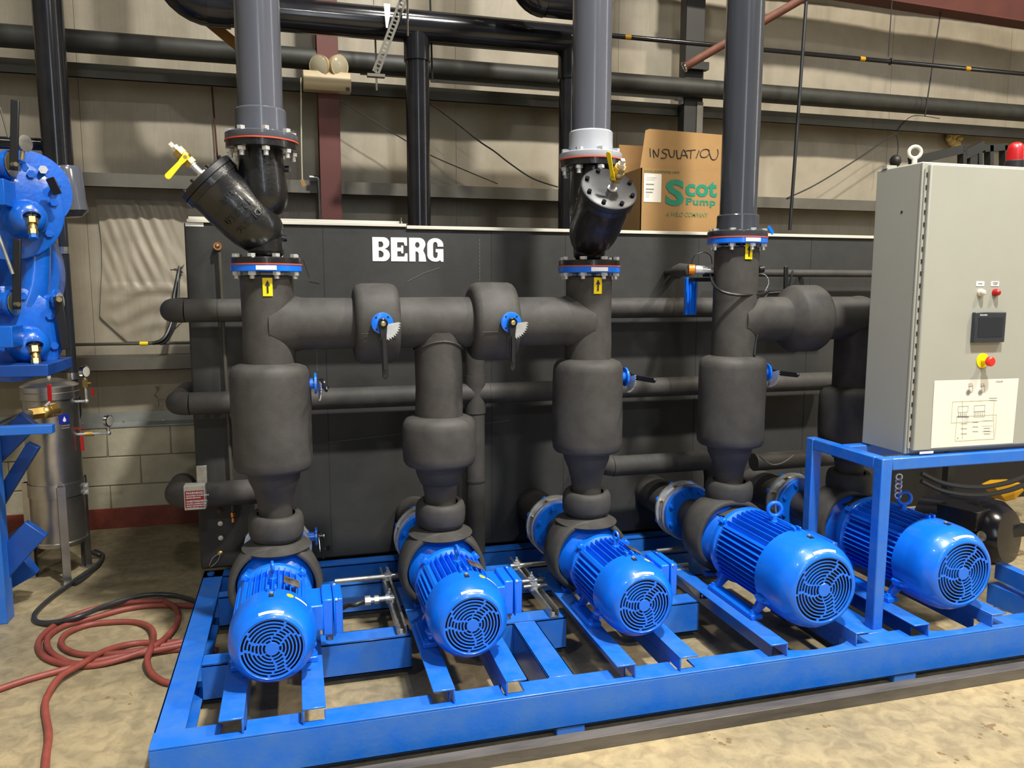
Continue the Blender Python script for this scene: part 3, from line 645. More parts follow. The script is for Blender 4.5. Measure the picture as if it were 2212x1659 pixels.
# warning box on the low left pipe
a = at(396, 1050, Y=3.92); b = at(445, 1100, Y=3.92)
t = thing('heater_junction_box', 'small grey junction box with a red WARNING label at the tank corner', 'box', ((a.x+b.x)/2, 3.95, b.z))
obj('housing', MB().box((a.x, 3.92, b.z), (b.x, 3.98, a.z)), 'trim_white', t, bevel=0.004)
obj('mount', MB().box((a.x+0.02, 3.98, b.z+0.03), (a.x+0.09, 4.03, a.z-0.03)), 'galv', t)
obj('strap', MB().box((a.x+0.055, 3.962, a.z-0.005), (a.x+0.105, 3.968, a.z+0.085)), 'galv', t, bevel=0.003)
lb = obj('warning_label', MB().box((a.x+0.005, 3.918, b.z+0.012), (b.x-0.006, 3.92, a.z-0.026)), 'red', t, label='red bilingual warning label')
wl_ = b.x-a.x; hl = a.z-b.z
for k, (s, sz) in enumerate((('WARNING:', 0.0155), ('DISCONNECT POWER SUPPLY', 0.0075), ('BEFORE SERVICING.', 0.0075), ('AVERTISSEMENT:', 0.0125), ("COUPER L'ALIMENTATION", 0.0075), ("AVANT L'ENTRETIEN ET", 0.0075), ('LE NETTOYAGE.', 0.0075))):
    zt = a.z-0.026-[0.016, 0.027, 0.038, 0.057, 0.068, 0.079, 0.090][k]*hl/0.125
    text('lettering', s, sz, (a.x+0.010, 3.9172, zt), (1, 0, 0), (0, 0, 1), 'white', lb, bold=0.0004)
for dx in (0.012, wl_-0.012):
    for dz in (0.008, hl-0.010): obj('screw', MB().cyl((a.x+dx, 3.921, b.z+dz), (a.x+dx, 3.915, b.z+dz), 0.004, 8), 'galv', t)

# =================================================================== SKID FRAME
ST = 0.186; SB = 0.038; SY = 2.55; SL = -0.494; SR = 4.6; SBK = 4.19
t = skid = thing('skid_frame', 'long blue painted steel skid frame on the concrete floor under the five pumps', 'frame', (1.9, 3.3, 0.0))
def rail_poly():
    back = 2.652; pts = [(SL, SY), (SR, SY), (SR, back)]
    cuts = []
    for (xa, xb) in NOTCH: cuts.append(('r', xa, xb))
    for (xc, rr) in ARCS: cuts.append(('a', xc-rr, xc+rr))
    cuts.sort(key=lambda c: -c[1])
    for k, xa, xb in cuts:
        if k == 'r': pts += [(xb, back), (xb, 2.588), (xa, 2.588), (xa, back)]
        else:
            n = 14; xc = (xa+xb)/2; hw = (xb-xa)/2
            pts += [(xc+hw*math.cos(PI*i/n), back-0.062*math.sin(PI*i/n)**0.8) for i in range(n+1)]
    return pts+[(SL, back)]
PAIRS = [(-0.205, -0.018), (0.505, 0.691), (1.199, 1.381), (1.858, 2.178), (2.545, 2.875)]
NOTCH = []
for a_, b_ in PAIRS: NOTCH += [(a_-0.074, a_+0.004), (b_-0.004, b_+0.074)]
NOTCH = NOTCH[:6]+[(1.786, 1.862), (2.47, 2.549)]
ARCS = [(2.03, 0.16), (2.72, 0.165)]
NOTCH = [n for n in NOTCH]
mb = MB().prism(rail_poly(), (0, 0, ST-0.008), (1, 0, 0), (0, 1, 0), (0, 0, 1), 0.008)
mb.box((SL, SY, SB), (SR, SY+0.009, ST-0.008)); mb.box((SL, SY, SB), (SR, SY+0.10, SB+0.009))
obj('front_rail', mb, 'blue_frame', t, bevel=0.003, segs=2)
def ibeam(name, x0, x1, y0, y1, alongY=True, z1=ST-0.001, z0=SB, closed=False):
    mb = MB()
    mb.box((x0, y0, z1-0.009), (x1, y1, z1)); mb.box((x0, y0, z0), (x1, y1, z0+0.009))
    if alongY: mb.box((x0, y0, z0), (x0+0.008, y1, z1)); 
    else: mb.box((x0, y0, z0), (x1, y0+0.008, z1))
    if closed: mb.box((x1-0.008, y0, z0), (x1, y1, z1)) if alongY else mb.box((x0, y1-0.008, z0), (x1, y1, z1))
    return obj(name, mb, 'blue_frame', skid, bevel=0.002, segs=1)
ibeam('end_rail', SL, SL+0.098, SY+0.012, SBK, True)
ibeam('rear_rail', SL, SR, 4.09, SBK, False, closed=True)
ibeam('cross_member', SL+0.1, -0.28, 3.10, 3.20, False, closed=True)
ibeam('cross_member', 0.06, 0.435, 3.155, 3.265, False, closed=True)
ibeam('cross_member', 0.76, 1.13, 3.155, 3.265, False, closed=True)
ibeam('cross_member', 1.46, 1.79, 3.155, 3.265, False, closed=True)
ibeam('cross_member', 2.25, 2.48, 3.155, 3.265, False, closed=True)
ibeam('long_member', 0.88, 0.985, 2.655, 3.155, True, closed=True)
ibeam('long_member', 2.315, 2.42, 2.655, 3.155, True, closed=True)
ibeam('middle_rail', SL+0.1, 3.7, 3.80, 3.88, False, closed=True)
for a_ in (0.0, 1.60, -0.0):
    pass
for px in (1232, 1945):
    x = at(px, 1580, Y=2.56).x
    obj('foot_pad', MB().box((x-0.055, SY+0.003, 0.0), (x+0.055, SY+0.08, SB)), 'blue_frame', t, bevel=0.004)
for x in (SL+0.05, 0.55, 1.7, 3.4): obj('foot_pad', MB().box((x-0.05, 4.11, 0.0), (x+0.05, SBK, SB)), 'blue_frame', t, bevel=0.004)
obj('foot_pad', MB().box((SL, SY+0.02, 0.0), (SL+0.09, SY+0.09, SB)), 'blue_frame', t)
obj('drain_lug', MB().cyl((-0.455, 4.12, ST), (-0.455, 4.12, ST+0.012), 0.018, 16), 'blue_frame', t)
# channels carrying the motors: webs stand on the front rail, flanges point outward
for k, (xa, xb) in enumerate(PAIRS):
    for s, xw in ((-1, xa), (1, xb)):
        x0, x1 = (xw-0.078, xw) if s < 0 else (xw, xw+0.078)
        mb = MB(); zt = 0.243
        mb.box((x0, 2.565, zt-0.007), (x1, 3.56, zt))
        wx = (xw-0.007, xw) if s < 0 else (xw, xw+0.007)
        mb.box((wx[0], 2.565, ST), (wx[1], 3.56, zt-0.007)); mb.box((wx[0], 2.66, 0.13), (wx[1], 3.56, ST))
        obj('motor_channel', mb, 'blue_frame', skid, bevel=0.002, segs=1)
# stiffener plate behind notches (blue vertical stubs)
# panel stand
FX = 2.357; PZ = 0.935; fy0 = 2.68; fy1 = at(1723, 945, Z=PZ).y
xr_ = at(1723, 945, Z=PZ).x
t = stand = thing('panel_stand', 'blue square-tube stand carrying the grey control cabinet', 'stand', (2.8, 2.9, 0.18))
tb = 0.052
obj('post', MB().box((FX, fy0, ST-0.002), (FX+tb, fy0+tb, PZ-0.0)), 'blue_frame', t, bevel=0.005)
obj('post', MB().box((FX, fy1-tb, ST-0.002), (FX+tb, fy1, PZ)), 'blue_frame', t, bevel=0.005)
obj('side_rail', MB().box((FX, fy0+tb, PZ-tb), (FX+tb, fy1-tb, PZ)), 'blue_frame', t, bevel=0.005)
obj('front_beam', MB().box((FX+tb, fy0, PZ-tb), (4.1, fy0+tb, PZ)), 'blue_frame', t, bevel=0.005)
obj('rear_beam', MB().box((FX+tb, fy0+0.27, PZ-tb), (4.1, fy0+0.27+tb, PZ)), 'blue_frame', t, bevel=0.005)
obj('post', MB().box((4.05, fy0, ST-0.002), (4.1, fy0+tb, PZ-tb)), 'blue_frame', t, bevel=0.005)

# steel channel lying on the floor in front
t = MB().prism([(0, 0), (0.052, 0), (0.052, 0.008), (0.008, 0.008), (0.008, 0.042), (0.052, 0.042), (0.052, 0.048), (0.0, 0.048)], (-0.02, 2.447, 0), (0, 1, 0), (0, 0, 1), (1, 0, 0), 4.6)
tag(obj('steel_channel', t, 'steel_channel', bevel=0.0015, segs=1), 'bare grey steel channel lying on the floor in front of the blue skid', 'steel bar')

# =================================================================== PUMPS
def grille(mb, o, R, rc, nb, spokes, wire=False, seg=132, frac=0.5, th=0.004):
    """slotted disc in the local XZ plane at y=o.y: concentric rings, staggered spokes"""
    o = Vector(o); bands = []; step = (R-rc)/nb
    r = rc
    for b in range(nb):
        sl = step*frac; bands.append((r, r+sl, True, b)); bands.append((r+sl, r+step, False, b)); r += step
    cells = set()
    radii = [rc]
    for b in bands: radii.append(b[1])
    dth = 2*PI/seg
    for j, (r0, r1, slot, b) in enumerate(bands):
        for i in range(seg):
            solid = not slot
            if slot:
                a = (i+0.5)*dth
                for k in range(spokes):
                    c = 2*PI*k/spokes+0.35+0.34*math.sin((b/nb)*3.6+(k % 2)*2.2)
                    d = abs((a-c+PI) % (2*PI)-PI)
                    if d*(r0+r1)/2 < 0.0022+dth*(r0+r1)/4: solid = True
            if solid: cells.add((j, i))
    for (j, i) in cells:
        r0, r1 = radii[j], radii[j+1]; a0 = i*dth; a1 = (i+1)*dth
        P = [(r0, a0), (r1, a0), (r1, a1), (r0, a1)]
        q = [(o.x+r_*math.cos(a_), o.y, o.z+r_*math.sin(a_)) for r_, a_ in P]
        b = [(x, o.y+th, z) for x, _, z in q]
        fs = [(0, 1, 2, 3)]
        if (j-1, i) not in cells and j > 0: fs.append((3, 0, 4, 7))
        if (j+1, i) not in cells: fs.append((1, 2, 6, 5))
        if (j, (i+1) % seg) not in cells: fs.append((2, 3, 7, 6))
        if (j, (i-1) % seg) not in cells: fs.append((0, 1, 5, 4))
        mb.add(q+b, fs)
    mb.lathe(o, (0, 1, 0), [(-0.002, rc*0.97), (-0.001, rc), (th, rc)], 24)
    return mb
def pump(loc, label, big=False):
    """close-coupled pump: local y runs back from the fan cover; z=0 is the top of the channels"""
    X, Y, Z = loc
    t = thing('pump', label, 'pump', loc, 'blue electric pumps on the skid')
    h = 0.192 if big else 0.162; R = 0.188 if big else 0.153; gr = 0.136 if big else 0.109
    lc = 0.21 if big else 0.165          # cover length
    yb = 0.56 if big else 0.43           # end of finned frame
    c = Vector((X, Y, Z+h))
    # fan cover: domed shell with a flat rim
    prof = [(0.014, gr*0.985), (0.002, gr*0.99), (0.0, gr*1.01), (0.003, gr*1.07), (0.010, gr*1.14), (0.022, R*0.86), (0.040, R*0.93), (0.065, R*0.975), (0.095, R*0.995), (0.13, R), (lc, R), (lc, R-0.004), (0.10, R-0.006)]
    cov = obj('fan_cover', MB().lathe(c, (0, 1, 0), prof, 56, cap=False), 'blue', t, angle=50)
    obj('fan_grille', grille(MB(), c+Vector((0, 0.002, 0)), gr, 0.024 if not big else 0.028, 7 if not big else 8, 6, frac=0.60 if not big else 0.68), 'blue', cov, flat=True)
    obj('recess_shade', MB().cyl(c+Vector((0, 0.05, 0)), c+Vector((0, 0.06, 0)), R*0.93, 40), 'ink', cov, label='black disc painted in for the shade behind the slots')  # black disc stands in for the shade inside the cover
    obj('strip_label', MB().lathe(c, (0, 1, 0), [(0.006, gr*1.105), (0.0135, gr*1.195)], 10, cap=False, a0=math.radians(62), a1=math.radians(100)), 'white', cov, label='white curved strip label') if False else None
    # curved white label above the grille
    mb = MB(); vs_ = []; n = 10
    for i in range(n+1):
        a_ = math.radians(100-38*i/n) if True else 0
        for d_, r_ in ((0.0115, gr*1.155), (0.0185, gr*1.215)):
            vs_.append((c.x+r_*math.cos(a_+0.15), c.y+d_-0.0018, c.z+r_*math.sin(a_+0.15)))
    mb.add(vs_, [(2*i, 2*i+1, 2*i+3, 2*i+2) for i in range(n)])
    obj('strip_label', mb, 'white', cov, label='white curved strip label')
    # slot and lug at the cover top, side tabs
    obj('slot_hole', MB().obox(c+Vector((0, 0.105, R-0.001)), XR, YB, ZU, 0.008, 0.013, 0.004), 'ink', cov)
    obj('slot_screw', MB().hexa(c+Vector((0, 0.115, R)), c+Vector((0, 0.115, R+0.009)), 0.006), 'zinc', cov)
    for s in (-1, 1):
        obj('cover_lug', MB().obox(c+Vector((s*0.013, lc-0.006, R+0.004)), XR, YB, ZU, 0.005, 0.016, 0.012), 'blue', cov, bevel=0.003)
    for sx in (-1, 1):
        dv = Vector((sx*math.cos(math.radians(-28)), 0, math.sin(math.radians(-28))))
        tv = Vector((-dv.z, 0, dv.x)); q_ = c+dv*(R-0.004)+Vector((0, lc, 0)); lw = 0.018 if big else 0.013; ll = 0.085 if big else 0.055
        obj('cover_lug', MB().prism([(0, -ll), (0.016, -ll*0.45), (0.022, 0), (0, 0)], q_-tv*lw, dv, YB, tv, lw*2), 'blue', cov, bevel=0.005)
    for sx in (-1, 1):
        dv = Vector((sx*math.cos(math.radians(-28)), 0, math.sin(math.radians(-28))))
        obj('cover_bolt', MB().hexa(c+dv*(R+0.008)+Vector((0, lc-0.062, 0)), c+dv*(R+0.008)+Vector((0, lc-0.05, 0)), 0.007), 'blue', cov)
    # core and cooling fins
    y0 = lc-0.03; rcore = R-0.038
    body = obj('motor_frame', MB().cyl(c+Vector((0, y0, 0)), c+Vector((0, yb, 0)), rcore, 40), 'blue', t)
    mb = MB(); Rf = R-0.004; stp = 0.0215 if not big else 0.0235; tf = 0.0022
    k = -4
    nf = 5
    for k in range(-nf, nf+1):          # upright fins on top and bottom
        x = k*stp; top = math.sqrt(max(0, Rf*Rf-x*x)); low = math.sqrt(max(0, rcore*rcore-x*x))-0.004
        mb.prism([(y0, low), (yb-0.012, low), (yb-0.004, top-0.03), (yb-0.012, top-0.004), (yb-0.022, top), (y0+0.03, top), (y0, top-0.012)], c+Vector((x-tf, 0, 0)), (0, 1, 0), (0, 0, 1), (1, 0, 0), 2*tf)
        mb.prism([(y0, -low), (yb-0.012, -low), (yb-0.012, -top+0.02), (y0, -top+0.02)], c+Vector((x-tf, 0, 0)), (0, 1, 0), (0, 0, 1), (1, 0, 0), 2*tf)
    for s in (-1, 1):
        for k in range(-5, 5):       # level fins on both sides
            z = (k+0.4)*stp*0.98
            if abs(z) >= Rf*0.78: continue
            top = math.sqrt(Rf*Rf-z*z); low = math.sqrt(max(0, rcore*rcore-z*z))-0.004
            mb.prism([(y0, low), (yb-0.012, low), (yb-0.004, top-0.03), (yb-0.016, top), (y0+0.03, top), (y0, top-0.012)], c+Vector((0, 0, z-tf)), (0, 1, 0), (s, 0, 0), (0, 0, 1), 2*tf)
    # shoulder pads between fin banks
    for s in (-1, 1):
        a_ = math.radians(40); d1 = Vector((s*math.cos(a_), 0, math.sin(a_))); t1 = Vector((-d1.z, 0, d1.x))
        mb.obox(c+d1*(Rf-0.012)+Vector((0, (y0+yb)/2, 0)), d1, t1, YB, 0.012, 0.007, (yb-y0)/2-0.012)
    obj('cooling_fins', mb, 'blue', body, bevel=0.0012, segs=1)
    # end bell and adaptor
    mb = MB().lathe(c, (0, 1, 0), [(yb-0.012, R-0.02), (yb, R-0.004), (yb+0.028, R-0.004), (yb+0.034, R-0.012), (yb+0.05, R-0.03), (yb+0.075, R*0.70), (yb+0.1, R*0.72)], 44)
    for k in range(4):
        a_ = math.radians(45+90*k); d1 = Vector((math.cos(a_), 0, math.sin(a_))); t1 = Vector((-d1.z, 0, d1.x))
        mb.obox(c+d1*(R-0.001)+Vector((0, yb+0.01, 0)), d1, t1, YB, 0.012, 0.013, 0.02)
    bell = obj('end_bell', mb, 'blue', t, bevel=0.002, segs=1)
    for k in range(4):
        a_ = math.radians(45+90*k); d1 = Vector((math.cos(a_), 0, math.sin(a_)))
        obj('bell_bolt', MB().hexa(c+d1*(R+0.002)+Vector((0, yb-0.018, 0)), c+d1*(R+0.002)+Vector((0, yb-0.008, 0)), 0.007), 'blue', bell)
    yv = 3.375-Y                                 # volute plane under the riser
    RV = 0.154 if not big else 0.166
    cv = Vector((X, Y, Z+h))
    obj('adaptor', MB().lathe(cv, (0, 1, 0), [(yb+0.07, R*0.66), (yv-0.12, RV*0.70), (yv-0.095, RV*0.88), (yv-0.078, RV), (yv-0.06, RV), (yv-0.055, RV*0.95)], 48), 'blue', t)
    obj('volute', MB().lathe(cv, (0, 1, 0), [(yv-0.07, RV*0.9), (yv-0.05, RV*1.0), (yv, RV*1.04), (yv+0.05, RV*0.98), (yv+0.085, RV*0.7)], 48), 'blue', t)
    # split foam jacket around the volute, open to the front
    obj('volute_jacket', MB().lathe(cv, (0, 1, 0), [(yv-0.07, RV+0.002), (yv-0.112, RV+0.008), (yv-0.115, RV+0.018), (yv-0.105, RV+0.030), (yv-0.02, RV+0.036), (yv+0.055, RV+0.026), (yv+0.10, RV*0.72), (yv+0.13, 0.10), (yv+0.13, 0.08)], 48, cap=False,
        wob=lambda a, d: 0.025*math.sin(2*a+1)+0.012*math.sin(5*a+3)), 'foam', t, angle=60)
    # suction side
    sy = yv+0.10
    suc = obj('suction_insulation', MB().lathe(cv, (0, 1, 0), [(sy, 0.088), (sy+0.07, 0.090), (sy+0.20, 0.086), (sy+0.225, 0.080)], 30, wob=lambda a, d: 0.02*math.sin(3*a+d*20)), 'foam', t, angle=60)
    fy = sy+0.225
    fl = obj('suction_flange', MB().lathe(cv, (0, 1, 0), [(fy, 0.095), (fy, 0.144), (fy+0.003, 0.148), (fy+0.024, 0.148)], 40), 'blue', t, label='blue suction flange')
    obj('ring_flange', MB().lathe(cv, (0, 1, 0), [(fy+0.025, 0.135), (fy+0.026, 0.156), (fy+0.040, 0.156), (fy+0.044, 0.140), (fy+0.095, 0.140), (fy+0.098, 0.158), (fy+0.112, 0.158)], 40), 'zinc', t, label='bright zinc-plated ring flange')
    obj('back_flange', MB().lathe(cv, (0, 1, 0), [(fy+0.112, 0.130), (fy+0.130, 0.130), (fy+0.133, 0.10)], 40), 'zinc', t)
    b0 = None
    for k in range(8):
        a_ = PI/8+k*PI/4; d1 = Vector((math.cos(a_), 0, math.sin(a_)))
        if b0 is None:
            pb = cv+d1*0.127; b0 = obj('flange_bolt', MB().cyl(pb+Vector((0, fy-0.010, 0)), pb+Vector((0, fy+0.01, 0)), 0.0105, 8), 'blue', t); p0_ = pb
            b1 = obj('ring_bolt', MB().hexa(cv+d1*0.143+Vector((0, fy+0.055, 0)), cv+d1*0.143+Vector((0, fy+0.078, 0)), 0.012).cyl(cv+d1*0.143+Vector((0, fy+0.04, 0)), cv+d1*0.143+Vector((0, fy+0.10, 0)), 0.006, 8), 'brass_bolt', t); p1_ = cv+d1*0.143
            b2 = obj('ring_lug', MB().sphere(cv+d1*0.143+Vector((0, fy+0.118, 0)), 0.020, 10, 6), 'blue', t); p2_ = cv+d1*0.143
        else: share(b0, t, cv+d1*0.127-p0_); share(b1, t, cv+d1*0.143-p1_); share(b2, t, cv+d1*0.143-p2_)
    obj('suction_elbow', MB().tube([cv+Vector((0, fy+0.12, 0)), cv+Vector((0, fy+0.16, 0)), cv+Vector((0.0, 4.195-Y, 0.0))], 0.100, 26, smooth=4), 'foam', t)
    # feet
    fx = 0.128 if not big else 0.172
    for s in (-1, 1):
        mb = MB(); fl0 = lc+(0.03 if not big else -0.01); fl1 = yb-(0.02 if not big else -0.01)
        mb.box((X+s*fx-0.028, Y+fl0, Z), (X+s*fx+0.028, Y+fl1, Z+0.022))
        for yy in (fl0+0.03, fl1-0.03):
            mb.prism([(s*(fx+0.012), 0.02), (s*(fx-0.022), 0.02), (s*(rcore*0.55), h-rcore*0.78), (s*(rcore*0.86), h-rcore*0.5)], (X, Y+yy-0.012, Z), (1, 0, 0), (0, 0, 1), (0, 1, 0), 0.024)
        ft = obj('motor_foot', mb, 'blue', t, bevel=0.004)
        for yy in (fl0+0.022, fl1-0.022):
            obj('foot_bolt', MB().hexa((X+s*(fx+0.008), Y+yy, Z+0.022), (X+s*(fx+0.008), Y+yy, Z+0.036), 0.012).cyl((X+s*(fx+0.008), Y+yy, Z+0.022), (X+s*(fx+0.008), Y+yy, Z+0.026), 0.018, 14), 'blue', ft)
    obj('pump_foot', MB().box((X-0.13, Y+yv-0.09, Z), (X+0.13, Y+yv-0.05, Z+0.02)).box((X-0.06, Y+yv-0.08, Z), (X+0.06, Y+yv-0.06, Z+0.06)), 'blue', t, bevel=0.004)
    # lifting eye
    ye = 0.36 if big else 0.295; er = 0.030 if big else 0.019
    ez = R-0.004
    mb = MB().torus(c+Vector((0, ye, ez+0.022+er)), (0.25, 1, 0) if big else (1, 0.15, 0), er, er*0.30, 28, 10)
    mb.lathe(c+Vector((0, ye, ez-0.035)), (0, 0, 1), [(0, 0.016), (0.035, 0.016), (0.037, 0.013), (0.062, 0.010)], 14)
    obj('lifting_eye', mb, 'blue', t)
    # terminal box on the right side
    bx = R*0.62; ty0 = lc+0.02; ty1 = yb-0.02; tz = 0.0
    mb = MB().box((c.x+rcore*0.7, c.y+ty0+0.02, c.z-0.045), (c.x+R+0.028, c.y+ty1-0.02, c.z+0.055))
    tbx = obj('terminal_box', mb, 'blue', t, bevel=0.006)
    q = 0.075 if not big else 0.085
    hb = [(-q, -q), (q*0.45, -q), (q, -q*0.35), (q, q), (-q, q)]
    yc = (ty0+ty1)/2
    mb = MB().prism([(p_[0], p_[1]) for p_ in [(-q*1.1, -q*0.95), (q*1.1, -q*0.95), (q*1.1, q*0.95), (-q*1.1, q*0.95)]], c+Vector((R+0.024, yc, 0.0)), (0, 1, 0), (0, 0, 1), (1, 0, 0), 0.040)
    obj('box_body', mb, 'blue', tbx, bevel=0.006)
    lid = obj('box_lid', MB().obox(c+Vector((R+0.069, yc, 0)), XR, YB, ZU, 0.003, q*1.16, q*1.02).obox(c+Vector((R+0.086, yc, 0)), XR, YB, ZU, 0.014, q*1.06, q*0.92), 'blue', tbx, bevel=0.006)
    for sy_, sz_ in ((-1, 1), (1, 1), (-1, -1), (1, -1)): 
        pp = c+Vector((R+0.073, yc+sy_*q*1.03, sz_*q*0.88)); mbx = MB().cyl(pp, pp+Vector((0.008, 0, 0)), 0.006, 8)
        if sz_ > 0: tbx2 = obj('lid_screw', mbx, 'zinc', tbx)
    pp = c+Vector((R+0.05, yc-q*0.5, -q*0.95)); obj('cable_gland', MB().cyl(pp, pp-Vector((0, 0, 0.035)), 0.014, 12).hexa(pp-Vector((0, 0, 0.008)), pp-Vector((0, 0, 0.02)), 0.018), 'galv', tbx)
    # nameplate and stickers
    a_ = math.radians(63 if not big else 60); d1 = Vector((math.cos(a_), 0, math.sin(a_))); t1 = Vector((-d1.z, 0, d1.x))
    if not big: obj('nameplate', MB().obox(c+d1*(R+0.0)+Vector((0, 0.265, 0)), d1, t1, YB, 0.0008, 0.032, 0.036), 'foil', t, label='shiny crumpled metal nameplate')
    if not big:
        dv = Vector((0.42, 0, 0.9075)); obj('round_sticker', MB().lathe(c+dv*(R*0.995)+Vector((0, lc-0.045, 0)), dv, [(0, 0.013), (0.0015, 0.013)], 18), 'yellow', cov, label='round yellow sticker')
        vs_ = []; n = 6
        for i in range(n+1):
            a_ = math.radians(58-20*i/n)
            for yy in (lc-0.052, lc-0.038): vs_.append((c.x+(R+0.001)*math.cos(a_), c.y+yy, c.z+(R+0.001)*math.sin(a_)))
        obj('strip_sticker', MB().add(vs_, [(2*i, 2*i+2, 2*i+3, 2*i+1) for i in range(n)]), 'white', cov, label='white strip sticker')
    return t
def copy_tree(o, parent=None):
    c = o.copy(); COL.objects.link(c); c.parent = parent
    for ch in list(o.children): copy_tree(ch, c)
    return c
ZC = 0.243
p1 = pump((-0.112, 2.70, ZC), 'blue electric pump nearest the left end of the skid, under the left insulated riser')
p2 = copy_tree(p1); p2.location = (0.600, 2.70, ZC); p2['label'] = 'blue electric pump second from the left, under the short teed riser'
p3 = copy_tree(p1); p3.location = (1.292, 2.70, ZC); p3['label'] = 'blue electric pump in the middle of the row of five'
p4 = pump((2.030, 2.585, ZC), 'large blue electric pump directly left of the stand post with a ring lifting eye', True)
p5 = copy_tree(p4); p5.location = (2.725, 2.585, ZC); p5['label'] = 'large blue electric pump under the control cabinet behind the stand post'

# =================================================================== RISERS
RY = 3.375; RP = 0.105; RJ = 0.162; RF = 0.140
HZ = 1.497                      # header axis height
def wobz(a, d): return 0.012*math.sin(2*a+d*9)+0.008*math.sin(3*a-d*17)
def jacket(x, z0, z1, r, seed):
    s = seed
    prof = [(0, RP*0.95), (0.0, r*0.82), (0.006, r*0.93), (0.02, r*0.985), (0.05, r)]
    L = z1-z0; n = max(2, int(L/0.085)); k_ = 1.0 if L > 0.3 else 0.3
    for i in range(1, n): prof.append((0.05+(L-0.10)*i/n, r*(1+k_*0.012*math.sin(i*2.1+s)+k_*0.006*math.sin(i*3.7+s))))
    prof += [(L-0.05, r*0.995), (L-0.028, r*0.97), (L-0.010, r*0.90), (L, r*0.76), (L+0.004, RP*0.98)]
    return MB().lathe((x, RY, z0), (0, 0, 1), prof, 48, cap=False, wob=lambda a, d: 0.010*math.sin(2*a+s+d*8)+0.006*math.sin(5*a+s*2-d*14))
def neck_and_collar(t, x, z0, zc0=0.592, zc1=0.706):
    # cone below the valve jacket, short neck, rolled foam collar over the pump flange
    obj('reducer', MB().lathe((x, RY, zc0+0.02), (0, 0, 1), [(0, 0.072), (zc1-zc0+0.0, 0.070), (0.15, 0.076), (0.17, 0.082), (z0-zc0-0.10, 0.088), (z0-zc0-0.06, 0.105), (z0-zc0-0.01, 0.115)], 36, cap=False, wob=wobz), 'foam', t)
    r = 0.114
    prof = [(0, 0.074), (-0.004, r*0.78), (0.006, r*0.93), (0.025, r*0.985), (0.055, r), (0.085, r*0.985), (0.103, r*0.93), (0.112, r*0.84), (0.108, 0.078)]
    obj('flange_collar', MB().lathe((x, RY, zc0), (0.02, -0.05, 1), prof, 44, cap=False, wob=lambda a, d: 0.02*math.sin(2*a+x*3)+0.012*math.sin(5*a+x*7)*(1-d*6)), 'foam', t, angle=60)
    # lower collar lip draped on the volute
    obj('collar_lip', MB().lathe((x, RY, zc0-0.045), (0, 0, 1), [(0, 0.14), (0.010, 0.15), (0.02, 0.125), (0.045, 0.085)], 40, cap=False, wob=lambda a, d: 0.05*math.cos(2*a)), 'foam', t, angle=60)
def bolts(t, x, z0, z1, n=8, r=0.121, y=RY, mt='zinc', ph=0.35, stud=0.02):
    b0 = None
    for k in range(n):
        a_ = 2*PI*k/n+ph; d = Vector((math.cos(a_)*r, math.sin(a_)*r, 0))
        if b0 is None:
            q = Vector((x, y, 0))+d
            mb = MB().hexa(q+ZU*(z0-0.014), q+ZU*z0, 0.0165).cyl(q+ZU*(z0-0.014-stud), q+ZU*(z1+0.004), 0.0098, 10).hexa(q+ZU*z1, q+ZU*(z1+0.013), 0.0165)
            b0 = obj('flange_bolt', mb, mt, t); d0 = d
        else: share(b0, t, d-d0)
def sticker_arrow(t, px, py, x, zc):
    """yellow flow-arrow sticker wrapped on the front of a vertical pipe"""
    rr = RP*1.012+0.003
    P = at(px, py, Y=RY-RP); a_ = math.asin(max(-1, min(1, (P.x-x)/RP))); w2 = 0.019/rr; h2 = 0.036; vs_ = []
    n = 4
    for i in range(n+1):
        b = a_-w2/2*2+2*w2*i/n
        for s in (-1, 1): vs_.append((x+math.sin(b)*rr, RY-math.cos(b)*rr, P.z+s*h2))
    st_ = obj('flow_arrow_sticker', MB().add(vs_, [(2*i, 2*i+2, 2*i+3, 2*i+1) for i in range(n)]), 'yellow', t, label='yellow sticker with an upward black arrow')
    nx = Vector((math.cos(a_), math.sin(a_), 0)); nn = Vector((math.sin(a_), -math.cos(a_), 0))
    o = Vector((x, RY, P.z))+nn*(rr+0.0016)
    obj('arrow', MB().prism([(-0.0035, -0.024), (0.0035, -0.024), (0.0035, 0.006), (0.010, 0.006), (0, 0.027), (-0.010, 0.006), (-0.0035, 0.006)], o, nx, ZU, nn, 0.0006), 'ink', st_)
def riser(x, ztop, zj0, zj1, label, seed, blue=True):
    t = thing('insulated_riser', label, 'pipe', (x, RY, 0.6))
    obj('pipe_insulation', MB().lathe((x, RY, zj1-0.02), (0, 0, 1), [(0, RP*1.0), (0.1, RP*1.01), ((ztop-zj1)*0.5, RP), (ztop-zj1-0.02, RP*1.0), (ztop-zj1-0.0, RP*0.985), (ztop-zj1+0.004, RP*0.8)], 44, wob=wobz), 'foam', t, angle=60)
    obj('valve_jacket', jacket(x, zj0, zj1, RJ, seed), 'foam', t, angle=60)
    neck_and_collar(t, x, zj0)
    if blue:
        f = obj('blue_flange', MB().lathe((x, RY, ztop-0.002), (0, 0, 1), [(0, 0.09), (0.0, RF-0.003), (0.003, RF), (0.027, RF), (0.027, 0.08)], 56, cap=False), 'blue', t, label='blue steel flange')
        obj('gasket', MB().cyl((x, RY, ztop+0.025), (x, RY, ztop+0.030), RF+0.002, 56), 'gasket', t, label='orange gasket')
    return t
X1, X2, X3, X4, X5 = -0.105, 0.602, 1.300, 2.055, 2.76
r1 = riser(X1, 1.712, 0.886, 1.335, 'tall foam-insulated riser at the left, feeding the strainer with its cap to the left', 1)
